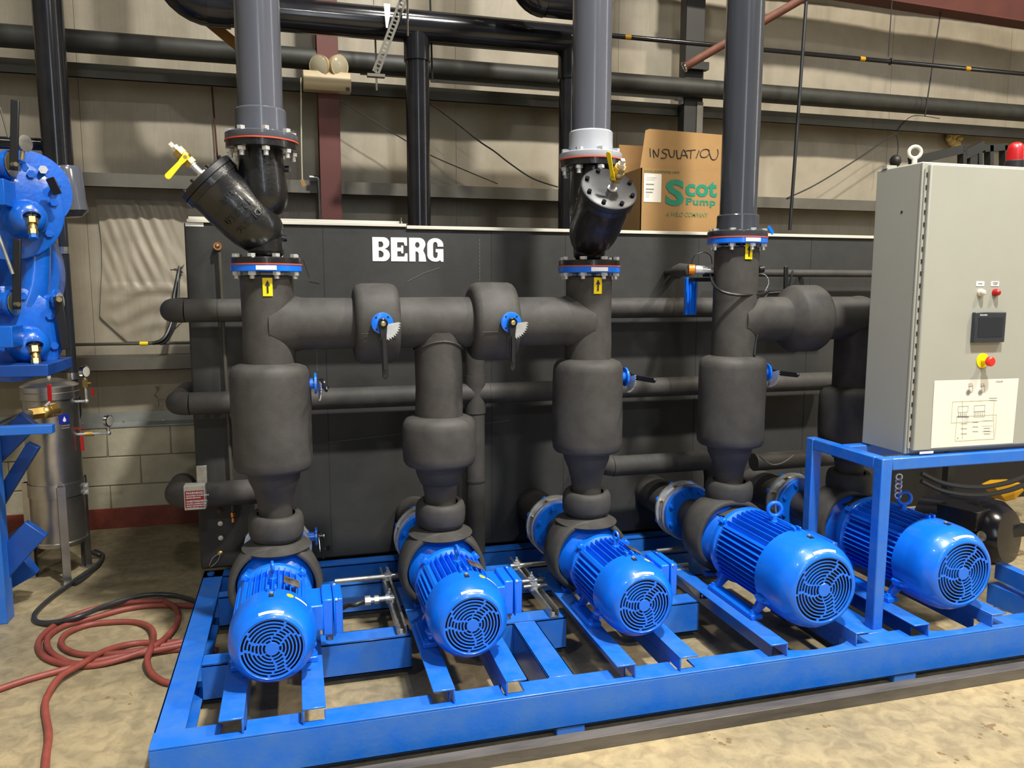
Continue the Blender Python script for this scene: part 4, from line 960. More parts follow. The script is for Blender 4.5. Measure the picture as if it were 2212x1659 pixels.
r3 = riser(X3, 1.716, 0.888, 1.320, 'tall foam-insulated riser in the middle, below the strainer that faces forward', 4)
r4 = riser(X4, 1.857, 0.878, 1.318, 'tall foam-insulated riser at the right with the sensor cable looped round it', 7)
def flabel(t, px, py, x, z):
    P = at(px, py, Y=RY-RF); a_ = math.asin(max(-1, min(1, (P.x-x)/RF))); vs_ = []; n = 6; rr = RF+0.0015
    for i in range(n+1):
        b = a_-0.28+0.56*i/n
        for s in (-1, 1): vs_.append((x+math.sin(b)*rr, RY-math.cos(b)*rr, z+s*0.0085))
    obj('white_tag', MB().add(vs_, [(2*i, 2*i+2, 2*i+3, 2*i+1) for i in range(n)]), 'white', t, label='small white tag on the flange edge')
flabel(r1, 575, 576, X1, 1.7245); flabel(r3, 1296, 584, X3, 1.7285); flabel(r4, 1629, 507, X4, 1.870)
sticker_arrow(r1, 578, 620, X1, 0); sticker_arrow(r3, 1291, 617, X3, 0); sticker_arrow(r4, 1617, 543, X4, 0)
bolts(r1, X1, 1.710, 1.768, stud=0.014); bolts(r3, X3, 1.714, 1.772, stud=0.014, ph=0.2); bolts(r4, X4, 1.855, 1.912, stud=0.016, ph=0.05)
obj('blue_tag', MB().bar(at(1660, 489, Y=RY+0.05), at(1670, 505, Y=RY+0.05), 0.016, 0.004, up=(0, 1, 0)), 'blue', r4)
# short teed riser 2
t = r2 = thing('insulated_riser', 'short foam-insulated riser hanging below the horizontal header tee', 'pipe', (X2, RY, 0.6))
zt2 = HZ-0.09
obj('pipe_insulation', MB().lathe((X2, RY, 1.07), (0, 0, 1), [(0, RP), (0.15, RP*0.99), (zt2-1.07-0.03, RP), (zt2-1.07+0.05, RP*1.02)], 44, wob=wobz), 'foam', t, angle=60)
obj('valve_jacket', jacket(X2, 0.866, 1.085, RJ, 9), 'foam', t, angle=60)
neck_and_collar(t, X2, 0.866)
# riser 5 (behind the cabinet stand)
t = r5 = thing('insulated_riser', 'foam-insulated riser mostly hidden behind the grey control cabinet', 'pipe', (X5, RY, 0.6))
zj5 = at(1790, 848, Y=RY-0.16).z
obj('pipe_insulation', MB().cyl((X5, RY, zj5-0.02), (X5, RY, HZ-0.05), RP, 40), 'foam', t)
obj('valve_jacket', jacket(X5, at(1800, 965, Y=RY-0.16).z-0.02, zj5, RJ, 11), 'foam', t, angle=60)
neck_and_collar(t, X5, at(1800, 965, Y=RY-0.16).z-0.02)
# horizontal header between risers 1 and 3
t = hdr = thing('insulated_header', 'horizontal foam-insulated header joining the left and middle risers', 'pipe', ((X1+X3)/2, RY, HZ-0.11))
obj('pipe_insulation', MB().lathe((X1+0.05, RY, HZ), (1, 0, 0), [(0, 0.109), (0.3, 0.108), (0.7, 0.110), (1.0, 0.108), (X3-X1-0.10, 0.109)], 48, cap=False, wob=lambda a, d: 0.006*math.sin(2*a+5*d)), 'foam', t, angle=60)
def saddle(t, x, s):
    "foam saddle where the header meets a riser"
    n = 40; vs_ = []; R0 = RP*1.03; r0 = 0.113
    for (k, ex, rr) in ((0, 0.0, r0+0.002), (1, 0.055, r0-0.004)):
        for i in range(n):
            a_ = 2*PI*i/n; y = rr*math.cos(a_); z = rr*math.sin(a_); yy = max(-R0*0.999, min(R0*0.999, y))
            xx = math.sqrt(R0*R0-yy*yy)
            if k == 1: xx = xx*0.25+0.105
            vs_.append((x+s*(xx), RY+y, HZ+z))
    mb = MB().add(vs_, [(i, (i+1) % n, n+(i+1) % n, n+i) for i in range(n)])
    obj('saddle', mb, 'foam', t, angle=60)
    pts = []
    for i in range(n+1):
        a_ = 2*PI*i/n; y = r0*math.cos(a_); yy = max(-R0, min(R0, y)); pts.append((x+s*math.sqrt(max(0, R0*R0-yy*yy)), RY+y*0.93, HZ+r0*math.sin(a_)))
    obj('glue_seam', MB().tube(pts, 0.0025, 6), 'foam', t)
saddle(hdr, X1, 1); saddle(hdr, X3, -1)
pts = [(X2+0.107*math.sin(a), RY-0.107*math.cos(a), HZ-0.107+0.045*abs(math.cos(a))**2*0.9-0.01) for a in [2*PI*i/28 for i in range(29)]]
obj('glue_seam', MB().tube(pts, 0.005, 6), 'foam', hdr)
def wafer(px0, px1, sgn, seed):
    xa = at(px0, 700, Y=RY-0.15).x; xb = at(px1, 700, Y=RY-0.15).x; L = xb-xa; R = 0.170
    prof = [(0, 0.10), (0.0, R*0.80), (0.004, R*0.90), (0.014, R*0.96), (0.032, R), (L*0.5, R*1.01), (L-0.032, R), (L-0.014, R*0.965), (L-0.004, R*0.90), (L, R*0.8), (L, 0.10)]
    obj('valve_jacket', MB().lathe((xa, RY, HZ), (1, 0, 0), prof, 48, cap=False, wob=lambda a, d: 0.016*math.sin(3*a+seed)+0.012*math.sin(5*a+seed*2)), 'foam', hdr, angle=60)
    z = HZ-0.035
    obj('jacket_seam', MB().tube([(xa+0.02, RY-R*0.995, z), ((xa+xb)/2, RY-R*1.0, z), (xb-0.02, RY-R*0.995, z)], 0.0015, 6), 'foam', hdr)
wafer(769, 868, 1, 1.0); wafer(1030, 1128, 1, 2.6)
# header from riser 4 to 5
t = thing('insulated_header', 'horizontal foam-insulated header between the right riser and the cabinet', 'pipe', (2.4, RY, HZ-0.11))
obj('pipe_insulation', MB().lathe((X4+0.05, RY, HZ), (1, 0, 0), [(0, 0.108), (0.3, 0.107), (X5-X4-0.02, 0.108)], 44, cap=False), 'foam', t)
saddle(t, X4, 1)
obj('tee_elbow', MB().sphere((X5, RY, HZ), 0.112, 30, 16), 'foam', t)
xa = at(1722, 690, Y=RY-0.1).x; L = 0.16; R = 0.165
obj('valve_jacket', MB().lathe((xa, RY, HZ), (1, 0, 0), [(-0.02, 0.10), (0.0, R*0.72), (0.025, R*0.93), (0.045, R), (L, R), (L+0.02, R*0.93), (L+0.03, 0.10)], 48, cap=False), 'foam', t, angle=60)

# --------------------------------------------------------------- valve actuators
def actuator(p, n, lev, label, L=0.215):
    """blue mounting flange, notch plate and black lever; p on the jacket, n outward, lev lever direction"""
    p = Vector(p); n = Vector(n).normalized(); lev = Vector(lev).normalized()
    s = n.cross(lev).normalized()
    t = thing('butterfly_valve', label, 'valve', p)
    obj('neck', MB().cyl(p-n*0.03, p+n*0.022, 0.022, 20), 'blue', t)
    f = obj('mounting_flange', MB().lathe(p+n*0.018, n, [(0, 0.03), (0, 0.044), (0.009, 0.044), (0.010, 0.042), (0.010, 0.02)], 32), 'blue', t)
    for k in range(4):
        a_ = PI/4+k*PI/2; q = p+n*0.028+(lev*math.cos(a_)+s*math.sin(a_))*0.034
        obj('bolt_hole', MB().cyl(q-n*0.002, q+n*0.0008, 0.0045, 10), 'ink', f)
    # toothed notch plate, a quarter disc
    pts = [(0.006, 0.0)]; n_ = 12
    for i in range(n_*2+1):
        a_ = math.radians(-12+104*i/(n_*2)); rr = 0.074 if i % 2 else 0.064; pts.append((rr*math.cos(a_), rr*math.sin(a_)))
    obj('notch_plate', MB().prism([(q[0], q[1]) for q in pts], p+n*0.034, lev, s, n, 0.003), 'zinc', t, flat=True)
    lv = MB().prism([(-0.02, -0.014), (0.02, -0.016), (0.05, -0.013), (L, -0.012), (L+0.012, 0), (L, 0.012), (0.05, 0.012), (0.02, 0.016), (-0.02, 0.014)], p+n*0.042, lev, s, n, 0.010)
    lo = obj('lever', lv, 'black', t, bevel=0.003)
    obj('trigger', MB().prism([(0.055, -0.006), (L-0.03, -0.006), (L-0.03, 0.006), (0.055, 0.006)], p+n*0.056, lev, s, n, 0.006), 'black', lo)
    obj('hub', MB().lathe(p+n*0.037, n, [(0, 0.020), (0.016, 0.020), (0.019, 0.017)], 20), 'black_gloss', t)
    obj('stem', MB().lathe(p+n*0.055, n, [(0, 0.010), (0.006, 0.010), (0.008, 0.004)], 14), 'brass_bolt', t)
    return t
P = at(825, 698, Y=RY-0.175); actuator((P.x, RY-0.165, P.z), (0, -1, 0), (0.03, 0, -1), 'lever valve on the left jacket of the horizontal header')
P = at(1102, 696, Y=RY-0.175); actuator((P.x, RY-0.165, P.z), (0, -1, 0), (0.0, 0, -1), 'lever valve on the right jacket of the horizontal header', 0.195)
P = at(682, 828, Y=RY-0.02); actuator((X1+RJ-0.005, RY-0.02, P.z), (1, 0, 0), (0.12, -1, -0.08), 'lever valve on the side of the left riser jacket', 0.13)
P = at(1348, 814, Y=RY-0.02); actuator((X3+RJ-0.006, RY-0.02, P.z), (1, 0, 0), (0.15, -1, 0.02), 'lever valve on the side of the middle riser jacket', 0.20)
P = at(1660, 804, Y=RY-0.02); actuator((X4+RJ-0.008, RY-0.02, P.z), (1, 0, 0), (0.2, -1, 0.02), 'lever valve on the side of the right riser jacket', 0.17)
P = at(668, 1160, Y=3.80); actuator((P.x+0.01, 3.80, P.z), (1, 0, 0), (0.05, -0.2, -1), 'lever valve beside the suction of the leftmost pump', 0.10)

# =================================================================== STRAINERS AND GREY PIPES
def strainer(x, leg, label, px_top, zf0, zf1, cap_r=0.122):
    """Y-strainer: bottom flange at zf0, top flange underside at zf1, screen leg along 'leg'"""
    t = thing('y_strainer', label, 'strainer', (x, RY, zf0))
    leg = Vector(leg).normalized()
    obj('bottom_flange', MB().lathe((x, RY, zf0), (0, 0, 1), [(0, 0.07), (0, RF-0.002), (0.022, RF-0.002), (0.025, RF-0.006), (0.026, 0.07)], 52, cap=False), 'cast_black', t)
    obj('top_flange', MB().lathe((x, RY, zf1), (0, 0, 1), [(0, 0.08), (0.002, RF-0.006), (0.004, RF-0.002), (0.030, RF-0.002), (0.030, 0.07)], 52, cap=False), 'cast_black', t)
    base = Vector((x, RY, zf0)); zm = zf0+0.10
    Lc = 0.262; c0 = Vector((x, RY, zf0+0.112))
    mb = MB()
    mb.lathe(base, (0, 0, 1), [(0.015, 0.085), (0.03, 0.070), (0.06, 0.066), (0.11, 0.072)], 36, cap=False)
    # outlet bowl: drops from the top flange and curls into the leg
    H_ = zf1-zf0
    back = Vector((-leg.x, -leg.y, 0)); back = back*(0.018/max(0.01, back.length))
    xo = x+back.x*-0.4; yo = RY+back.y*-0.4
    prof = [(0.01, 0.084), (-0.03, 0.087), (-0.07, 0.090), (-0.15, 0.093), (-0.19, 0.092), (-0.22, 0.082), (-0.245, 0.064), (-0.26, 0.040), (-0.268, 0.012)]
    bowl = obj('outlet_bowl', MB().lathe((xo, yo, zf1), (-back.x*3, -back.y*3, 1), prof, 40), 'cast_black', t, angle=70)
    pts = [base+Vector((0, 0, 0.02)), base+Vector((0, 0, 0.06)), base+Vector((0, 0, 0.10)), c0+leg*0.03+Vector((0, 0, 0.015)), c0+leg*0.09]
    obj('inlet_neck', MB().tube(pts, [0.074, 0.071, 0.076, 0.088, 0.098], 36), 'cast_black', t, angle=70, subd=1)
    obj('screen_leg', MB().lathe(c0, leg, [(-0.060, 0.010), (-0.055, 0.035), (-0.04, 0.062), (-0.015, 0.084), (0.02, 0.099), (0.06, 0.108), (0.11, 0.113), (0.18, 0.1145), (Lc-0.012, 0.113), (Lc-0.006, 0.117), (Lc, 0.117)], 48, cap=False), 'cast_black', t, angle=60)
    cp = c0+leg*Lc
    obj('cap_rim', MB().lathe(cp, leg, [(-0.004, 0.10), (0.0, cap_r), (0.026, cap_r), (0.028, cap_r-0.004)], 48), 'cast_black', t)
    cap = obj('cap', MB().lathe(cp, leg, [(0.029, 0.10), (0.029, cap_r+0.001), (0.052, cap_r+0.001), (0.056, cap_r-0.006), (0.058, 0.05)], 48), 'cast_flat', t)
    u, v, _ = basis(leg); b0 = None
    for k in range(8):
        a_ = 2*PI*k/8+0.3; d = (u*math.cos(a_)+v*math.sin(a_))*(cap_r-0.020)
        if b0 is None: q = cp+d; b0 = obj('cap_bolt', MB().hexa(q+leg*0.056, q+leg*0.068, 0.010), 'black_gloss', t); d0 = d
        else: share(b0, t, d-d0)
    sp = Vector((x, RY, 0))
    return t, cp, leg, c0
def drain(cp, leg, lev, label, off=Vector((0, 0, 0))):
    p = cp+leg*0.058+off
    t = thing('drain_valve', label, 'valve', p)
    obj('nipple', MB().hexa(p-leg*0.004, p+leg*0.014, 0.022).cyl(p, p+leg*0.062, 0.0135, 16).cyl(p+leg*0.050, p+leg*0.060, 0.017, 16), 'zinc', t)
    obj('body', MB().hexa(p+leg*0.058, p+leg*0.078, 0.025).lathe(p+leg*0.078, leg, [(0, 0.021), (0.006, 0.026), (0.016, 0.028), (0.026, 0.026), (0.030, 0.021)], 18).hexa(p+leg*0.106, p+leg*0.130, 0.025), 'brass', t)
    obj('plug', MB().hexa(p+leg*0.130, p+leg*0.146, 0.017).obox(p+leg*0.155, *basis(leg), 0.008, 0.008, 0.010), 'ptfe', t)
    lev = Vector(lev).normalized(); s = leg.cross(lev).normalized(); q = p+leg*0.088+Vector((0, -0.0, 0))
    sd = lev.cross(s).normalized()
    nn = s if s.y < 0 else -s
    obj('stem', MB().cyl(q, q+nn*0.034, 0.008, 10), 'brass', t)
    h = obj('handle', MB().prism([(-0.012, -0.012), (0.018, -0.011), (0.03, -0.009), (0.10, -0.0125), (0.108, -0.008), (0.110, 0.0), (0.108, 0.008), (0.10, 0.0125), (0.03, 0.009), (0.018, 0.011), (-0.012, 0.012)], q+nn*0.030, lev, nn.cross(lev), nn, 0.004), 'yellow', t, label='yellow lever handle', bevel=0.0015)
    return t
s1, cp1, lg1, c01 = strainer(X1, (-0.70, -0.05, 0.715), 'black cast Y-strainer with its screen leg leaning left', 570, 1.742, 2.190)
drain(cp1, lg1, (-0.62, -0.05, -0.72), 'brass drain valve with yellow handle on the left-leaning strainer')
s3, cp3, lg3, c03 = strainer(X3, (-0.02, -0.76, 0.65), 'black cast Y-strainer with its screen cap facing forward', 1280, 1.746, 2.178, 0.122)
drain(cp3, lg3, (-0.30, -0.3, 0.75), 'brass drain valve with yellow handle on the forward-facing strainer', Vector((0.008, 0, -0.012)))
# foundry marks raised round the left-leaning leg, reading down to the left
fr0 = Vector((0, -1, 0)); fr0 = (fr0-lg1*fr0.dot(lg1)).normalized(); sd0 = Vector((-lg1.z, 0, lg1.x)); sd0 = (sd0-lg1*sd0.dot(lg1)).normalized()
if sd0.z > 0: sd0 = -sd0
for s_, sz, l0, off_ in (('HTN', 0.030, 0.205, 0.0), ('125/150', 0.042, 0.148, 0.01), ('DI A536', 0.037, 0.094, 0.005)):
    rr = 0.1135 if l0 > 0.12 else 0.110
    ob = text('foundry_mark', s_, sz, (0, 0, 0), (1, 0, 0), (0, 1, 0), 'cast_black', s1, th=0.0045, align='CENTER', bold=0.0008)
    off = Vector(s1.location)
    for v in ob.data.vertices:
        x_ = v.co.x+off.x; y_ = v.co.y+off.y; z_ = v.co.z+off.z; a_ = (x_+off_)/rr
        n_ = fr0*math.cos(a_)+sd0*math.sin(a_)
        v.co = c01+lg1*(l0-y_)+n_*(rr+z_)-off
# plug bosses on the right of each strainer body
for t_, x_, zz in ((s1, X1, at(620, 365, Y=RY).z), (s1, X1, at(622, 515, Y=RY).z)):
    rr = 0.083 if zz > 1.95 else 0.066
    obj('boss_plug', MB().cyl((x_+rr-0.01, RY, zz), (x_+rr+0.018, RY, zz), 0.013, 12).obox((x_+rr+0.022, RY, zz), XR, YB, ZU, 0.006, 0.007, 0.007), 'black_gloss', t_)
# small embossed dots on the forward-facing strainer side
mb = MB()
for k, (px, py) in enumerate(((1243, 432), (1240, 447), (1248, 455), (1236, 467), (1245, 470), (1238, 486), (1243, 494))):
    q = at(px, py, Y=RY-0.06); mb.sphere((q.x, RY-0.075, q.z), 0.006, 8, 5)
obj('raised_marks', mb, 'cast_black', s3)
def grey_pipe(x, zb, rsock, label, matp, mats, zsock, lean=0.0, cap=None, seg=48):
    t = thing('grey_pipe', label, 'pipe', (x, RY, zb))
    obj('pipe', MB().cyl((x, RY, zb+0.03), (x, RY, 7.9), 0.0865, seg), matp, t)
    obj('socket', MB().lathe((x, RY, zb+0.02), (0, 0, 1), [(0, rsock+0.004), (zsock*0.5, rsock), (zsock-0.006, rsock), (zsock, rsock-0.005), (zsock, 0.085)], seg, cap=False), mats, t)
    obj('flange', MB().lathe((x, RY, zb), (0, 0, 1), [(0, 0.09), (0, RF-0.002), (0.004, RF), (0.026, RF), (0.030, RF-0.006), (0.030, rsock)], seg, cap=False), mats, t)
    return t
zf = 2.224
g1_ = grey_pipe(X1, zf, 0.0985, 'grey plastic pipe rising from the left-leaning strainer', 'pvc', 'pvc', 0.105)
obj('gasket', MB().cyl((X1, RY, zf-0.004), (X1, RY, zf+0.001), RF+0.002, 56), 'gasket', g1_, label='orange gasket')
bolts(g1_, X1, zf-0.034, zf+0.030, mt='zinc', ph=0.15)
zf3 = 2.212
g3_ = grey_pipe(X3, zf3, 0.097, 'grey plastic pipe rising from the forward-facing strainer with a pale flange', 'pvc', 'pvc_light', 0.105)
obj('gasket', MB().cyl((X3, RY, zf3-0.004), (X3, RY, zf3+0.001), RF+0.002, 56), 'gasket', g3_, label='orange gasket')
bolts(g3_, X3, zf3-0.034, zf3+0.030, mt='zinc', ph=0.0)
g4_ = grey_pipe(X4, 1.887, 0.0985, 'dark grey plastic pipe rising straight from the right riser', 'pvc_dark', 'pvc_dark', 0.085)

# =================================================================== SENSOR, BRACKET, CABLES AROUND RISER 4
P = at(1500, 585, Y=3.5)
t = thing('flow_sensor', 'steel flow sensor with an orange collar screwed into the right riser', 'sensor', P)
a = at(1545, 584, Y=3.45); b = at(1488, 582, Y=3.5)
obj('body', MB().cyl(a, a+(b-a)*0.45, 0.016, 16).cyl(a+(b-a)*0.4, a+(b-a)*0.75, 0.021, 16), 'zinc', t)
obj('collar', MB().cyl(a+(b-a)*0.78, b, 0.024, 16), 'orange', t, label='orange plastic collar')
obj('clamp_block', MB().box((at(1520, 590, Y=3.5).x, 3.47, at(1520, 598, Y=3.5).z), (at(1536, 590, Y=3.5).x, 3.51, at(1520, 586, Y=3.5).z)), 'black', t)
c = at(1462, 587, Y=3.62)
tag(obj('insulated_stub', MB().tube([at(1490, 583, Y=3.5), at(1470, 583, Y=3.56), at(1462, 588, Y=3.60), at(1459, 588, Y=3.66)], [0.028, 0.033, 0.034, 0.026], 20).tube([at(1461, 588, Y=3.64), at(1463, 589, Y=4.2)], 0.016, 12), 'foam'), 'black foam stub pipe reaching from the tank to the flow sensor', 'pipe')
a = at(1491, 600, Y=3.6); b = at(1491, 680, Y=3.6); wq = at(1503, 600, Y=3.6).x-at(1480, 600, Y=3.6).x
t = thing('strut_bracket', 'blue upright channel bracket behind the right riser', 'bracket', b)
obj('channel', MB().box((a.x-wq/2, 3.6, b.z), (a.x+wq/2, 3.606, a.z)).box((a.x-wq/2, 3.58, b.z), (a.x-wq/2+0.006, 3.6, a.z)).box((a.x+wq/2-0.006, 3.58, b.z), (a.x+wq/2, 3.6, a.z)).box((a.x-0.004, 3.588, b.z), (a.x+0.004, 3.6, a.z)), 'blue', t, bevel=0.0015, segs=1)
obj('arm', MB().bar((a.x, 3.60, a.z-0.01), (X4-0.06, 3.455, a.z-0.01), 0.02, 0.02), 'black', t)
def cable3(pts, r, m, label, name='cable', cat='cable', sm=6):
    return tag(obj(name, MB().tube(pts, r, 8, smooth=sm), m), label, cat)
Yf = RY-RP-0.012
cable3([at(1535, 593, Y=3.42), at(1542, 615, Y=3.36), at(1560, 630, Y=Yf+0.03), at(1590, 637, Y=Yf), at(1622, 637, Y=Yf+0.02), at(1648, 634, Y=RY-0.03), at(1660, 628, Y=RY), at(1648, 650, Y=RY-0.02), at(1640, 672, Y=RY-0.05), at(1638, 710, Y=RY-0.08), at(1632, 745, Y=RY-0.09), at(1630, 768, Y=RY-0.1)], 0.007, 'black', 'black sensor cable looped across the front of the right riser')
cable3([at(1493, 570, Y=3.48), at(1500, 553, Y=3.46), at(1520, 545, Y=3.45), at(1535, 553, Y=3.45), at(1538, 570, Y=3.45)], 0.002, 'black', 'thin wire loop above the orange sensor collar')
cable3([at(1640, 590, Y=RY), at(1655, 596, Y=RY), at(1660, 612, Y=RY), at(1652, 630, Y=RY)], 0.0025, 'galv', 'thin grey tie wire at the right edge of the right riser')
tag(obj('cable_gland', MB().cyl(at(1638, 582, Y=RY), at(1648, 581, Y=RY), 0.018, 14), 'black'), 'small black boss on the far side of the right riser', 'fitting')
# black hook bracket right of riser 4
P = [at(1612, 640, Y=3.55), at(1695, 632, Y=3.6)]
tag(obj('lever_handle', MB().bar(at(1655, 634, Y=3.5), at(1697, 631, Y=3.5), 0.018, 0.012).bar(at(1697, 634, Y=3.5), at(1698, 575, Y=3.5), 0.022, 0.014, up=(0, 1, 0)).bar(at(1702, 630, Y=3.5), at(1713, 583, Y=3.5), 0.009, 0.01, up=(0, 1, 0)), 'black', bevel=0.004), 'black upright valve lever between the right riser and the cabinet', 'handle')
tag(obj('hose_tail', MB().tube([at(1640, 985, Y=3.5), at(1665, 1003, Y=3.5), at(1690, 1000, Y=3.5), at(1714, 984, Y=3.5)], 0.004, 8, smooth=6), 'girt'), 'thin grey wire hanging right of the right riser jacket', 'cable')

# =================================================================== CARDBOARD BOX
bx0 = at(1385, 400, Y=4.32).x; bx1 = at(1565, 400, Y=4.32).x; bz0 = TT+0.006; bz1 = at(1450, 365, Y=4.32).z; bdp = 0.34
t = thing('cardboard_box', 'open cardboard box marked INSULATION standing on the tank', 'box', ((bx0+bx1)/2, 4.5, bz0))
mb = MB(); w_ = 0.005
mb.box((bx0, 4.32, bz0), (bx1, 4.32+w_, bz1)); mb.box((bx0, 4.32+bdp, bz0), (bx1, 4.32+bdp+w_, bz1)); mb.box((bx0, 4.32, bz0), (bx0+w_, 4.32+bdp, bz1)); mb.box((bx1-w_, 4.32, bz0), (bx1, 4.32+bdp, bz1)); mb.box((bx0, 4.32, bz0), (bx1, 4.32+bdp, bz0+w_))
obj('carton', mb, 'cardboard', t)
fz = at(1450, 281, Y=4.34).z
obj('front_flap', MB().prism([(bx0+0.0, bz1), (bx1, bz1), (bx1-0.01, fz-0.01), (bx0+0.055, fz), (bx0+0.03, fz-0.01)], (0, 4.345, 0), (1, 0, 0), (0, 0, 1), (0, -1, 0), 0.004), 'cardboard', t)
lx = at(1348, 330, Y=4.5).x; lz1 = at(1360, 310, Y=4.5).z
obj('back_flap', MB().prism([(bx0, bz1-0.05), (bx1, bz1-0.05), (bx1, lz1+0.02), (bx0-0.0, lz1+0.02)], (0, 4.32+bdp, 0), (1, 0, 0), (0, 0, 1), (0, 1, 0), 0.004), 'cardboard_in', t)
yb_ = 4.3195
def onbox(px, py): q = at(px, py, Y=4.32); return (q.x, yb_-0.001, q.z)
q = at(1398, 340, Y=4.335)
def z3(x, y): return at(1080+x/3.814, y/3.814, Y=4.34)
strokes = [[(1236, 1222), (1240, 1292)], [(1270, 1300), (1262, 1232), (1300, 1292), (1308, 1225)], [(1384, 1232), (1350, 1230), (1338, 1252), (1372, 1272), (1362, 1300), (1326, 1302)],
    [(1390, 1232), (1400, 1284), (1420, 1294), (1434, 1282), (1438, 1236)], [(1456, 1236), (1462, 1300), (1484, 1302)], [(1488, 1308), (1512, 1232), (1546, 1302)], [(1492, 1278), (1546, 1282)],
    [(1532, 1242), (1612, 1234)], [(1574, 1238), (1570, 1306)], [(1642, 1238), (1616, 1302)], [(1654, 1252), (1676, 1232), (1712, 1232), (1724, 1262), (1700, 1292), (1662, 1294), (1650, 1270), (1656, 1250)],
    [(1722, 1232), (1728, 1272), (1748, 1314), (1780, 1308), (1797, 1268), (1792, 1230)]]
mb = MB()
for st_ in strokes: mb.tube([z3(*p_) for p_ in st_], 0.0030, 6, smooth=3)
obj('handwriting', mb, 'ink', t, label='hand-lettered word INSULATION')
def wd(xa, xb): return at(xb, 430, Y=4.32).x-at(xa, 430, Y=4.32).x
def ht(ya, yb): return at(1480, ya, Y=4.32).z-at(1480, yb, Y=4.32).z
text('logo_initial', 'S', 0.205, onbox(1437, 444), (1, 0, 0), (0, 0, 1), 'green', t, bold=0.007, fitw=wd(1437, 1477), fith=ht(387, 444), label='large green letter S')
text('logo_text', 'cot', 0.150, onbox(1480, 424), (1, 0, 0), (0, 0, 1), 'green', t, bold=0.0045, fitw=wd(1480, 1548), fith=ht(390, 424), space=1.0, label='green letters cot')
text('logo_text', 'Pump', 0.060, onbox(1482, 447), (1, 0, 0), (0, 0, 1), 'green', t, bold=0.0014, space=1.08, fitw=wd(1482, 1545), fith=ht(427, 447), label='green word Pump')
text('tagline', 'A WILO COMPANY', 0.033, onbox(1438, 467), (1, 0, 0), (0, 0, 1), 'green_dull', t, shear=0.2, bold=0.0006, fitw=wd(1438, 1530), fith=ht(457, 467), label='faded green words A WILO COMPANY')
text('web_address', 'www.scotpump.com', 0.022, onbox(1391, 374), (1, 0, 0), (0, 0, 1), 'green_dull', t, fitw=wd(1391, 1467), fith=ht(368, 376))
a = at(1390, 436, Y=4.32); b = at(1429, 376, Y=4.32)
lb = obj('shipping_label', MB().box((a.x, 4.318, a.z), (b.x, 4.32, b.z)), 'paper', t, label='white shipping label')
for k, (fz_, ln, hh_) in enumerate(((0.62, 0.46, 0.007), (0.45, 0.46, 0.007), (0.34, 0.40, 0.007), (0.78, 0.5, 0.002), (0.85, 0.6, 0.002), (0.25, 0.22, 0.002), (0.18, 0.2, 0.002))):
    z_ = a.z+(b.z-a.z)*fz_; obj('print_line', MB().box((a.x+0.012, 4.3175, z_-hh_/2), (a.x+0.012+(b.x-a.x)*ln, 4.3182, z_+hh_/2)), 'ink_grey', lb)

# =================================================================== CONTROL CABINET
CXL = 2.500; CYF = 2.722; CZ0 = PZ+0.004; CZ1 = 2.163; CXR = 3.42; CD = 0.262
t = cab = thing('control_cabinet', 'tall grey steel control cabinet with touchscreen and red emergency stop', 'cabinet', ((CXL+CXR)/2, CYF+0.13, CZ0))
obj('body', MB().box((CXL, CYF, CZ0), (CXR, CYF+CD, CZ1)), 'panel_grey', t, bevel=0.006)
obj('body_lip', MB().box((CXL-0.002, CYF-0.006, CZ0+0.004), (CXL+0.008, CYF+0.004, CZ1-0.004)), 'panel_grey', t, bevel=0.002)
door = obj('door', MB().box((CXL+0.022, CYF-0.026, CZ0+0.018), (CXR-0.01, CYF-0.004, CZ1-0.012)), 'panel_grey', t, bevel=0.005)
DY = CYF-0.026
obj('hinge', MB().cyl((CXL+0.012, CYF-0.010, CZ0+0.03), (CXL+0.012, CYF-0.010, CZ1-0.03), 0.006, 10), 'panel_grey', door, label='long piano hinge')
mb = MB(); z = CZ0+0.06
while z < CZ1-0.06: mb.box((CXL+0.009, CYF-0.0175, z), (CXL+0.015, CYF-0.0145, z+0.018)); z += 0.05
obj('hinge_gap', mb, 'ink', door, kind='stuff')
def on(px, py): return at(px, py, Y=DY)
q = on(1197+940, 470)
a = on(2095, 740); b = on(2166, 674)
hm = obj('touchscreen', MB().box((a.x-0.0, DY-0.020, a.z), (b.x, DY, b.z)), 'bezel', door, label='dark touchscreen panel', bevel=0.003)
obj('screen', MB().box((a.x+0.018, DY-0.0212, a.z+0.024), (b.x-0.016, DY-0.0198, b.z-0.022)), 'screen', hm)
text('maker_mark', 'Schneider', 0.010, (a.x+0.022, DY-0.0205, b.z-0.014), (1, 0, 0), (0, 0, 1), 'white', hm, th=0.0003)
for (px, py), m_, lab in (((2117, 632), 'ptfe', 'white pilot lamp'), ((2149, 632), 'red', 'red pilot lamp')):
    q = on(px, py); pl = obj('pilot_lamp', MB().lathe((q.x, DY, q.z), (0, -1, 0), [(0, 0.016), (0.008, 0.016), (0.009, 0.013), (0.020, 0.012), (0.025, 0.007), (0.026, 0.001)], 22), m_, door, label=lab)
for px, s in ((2117, 'POWER'), (2149, 'COMMON\nALARM')):
    q = on(px, 613); pl = obj('legend_plate', MB().box((q.x-0.021, DY-0.0015, q.z-0.010), (q.x+0.021, DY, q.z+0.010)), 'white', door, label='small white legend plate')
    text('legend', s, 0.0066, (q.x, DY-0.002, q.z-0.002 if '\n' not in s else q.z+0.002), (1, 0, 0), (0, 0, 1), 'ink', pl, th=0.0003, align='CENTER')
q = on(2122, 779)
es = obj('stop_button', MB().lathe((q.x, DY, q.z), (0, -1, 0), [(0, 0.032), (0.003, 0.032), (0.004, 0.014), (0.030, 0.014)], 28), 'yellow', door, label='yellow base ring of the emergency stop')
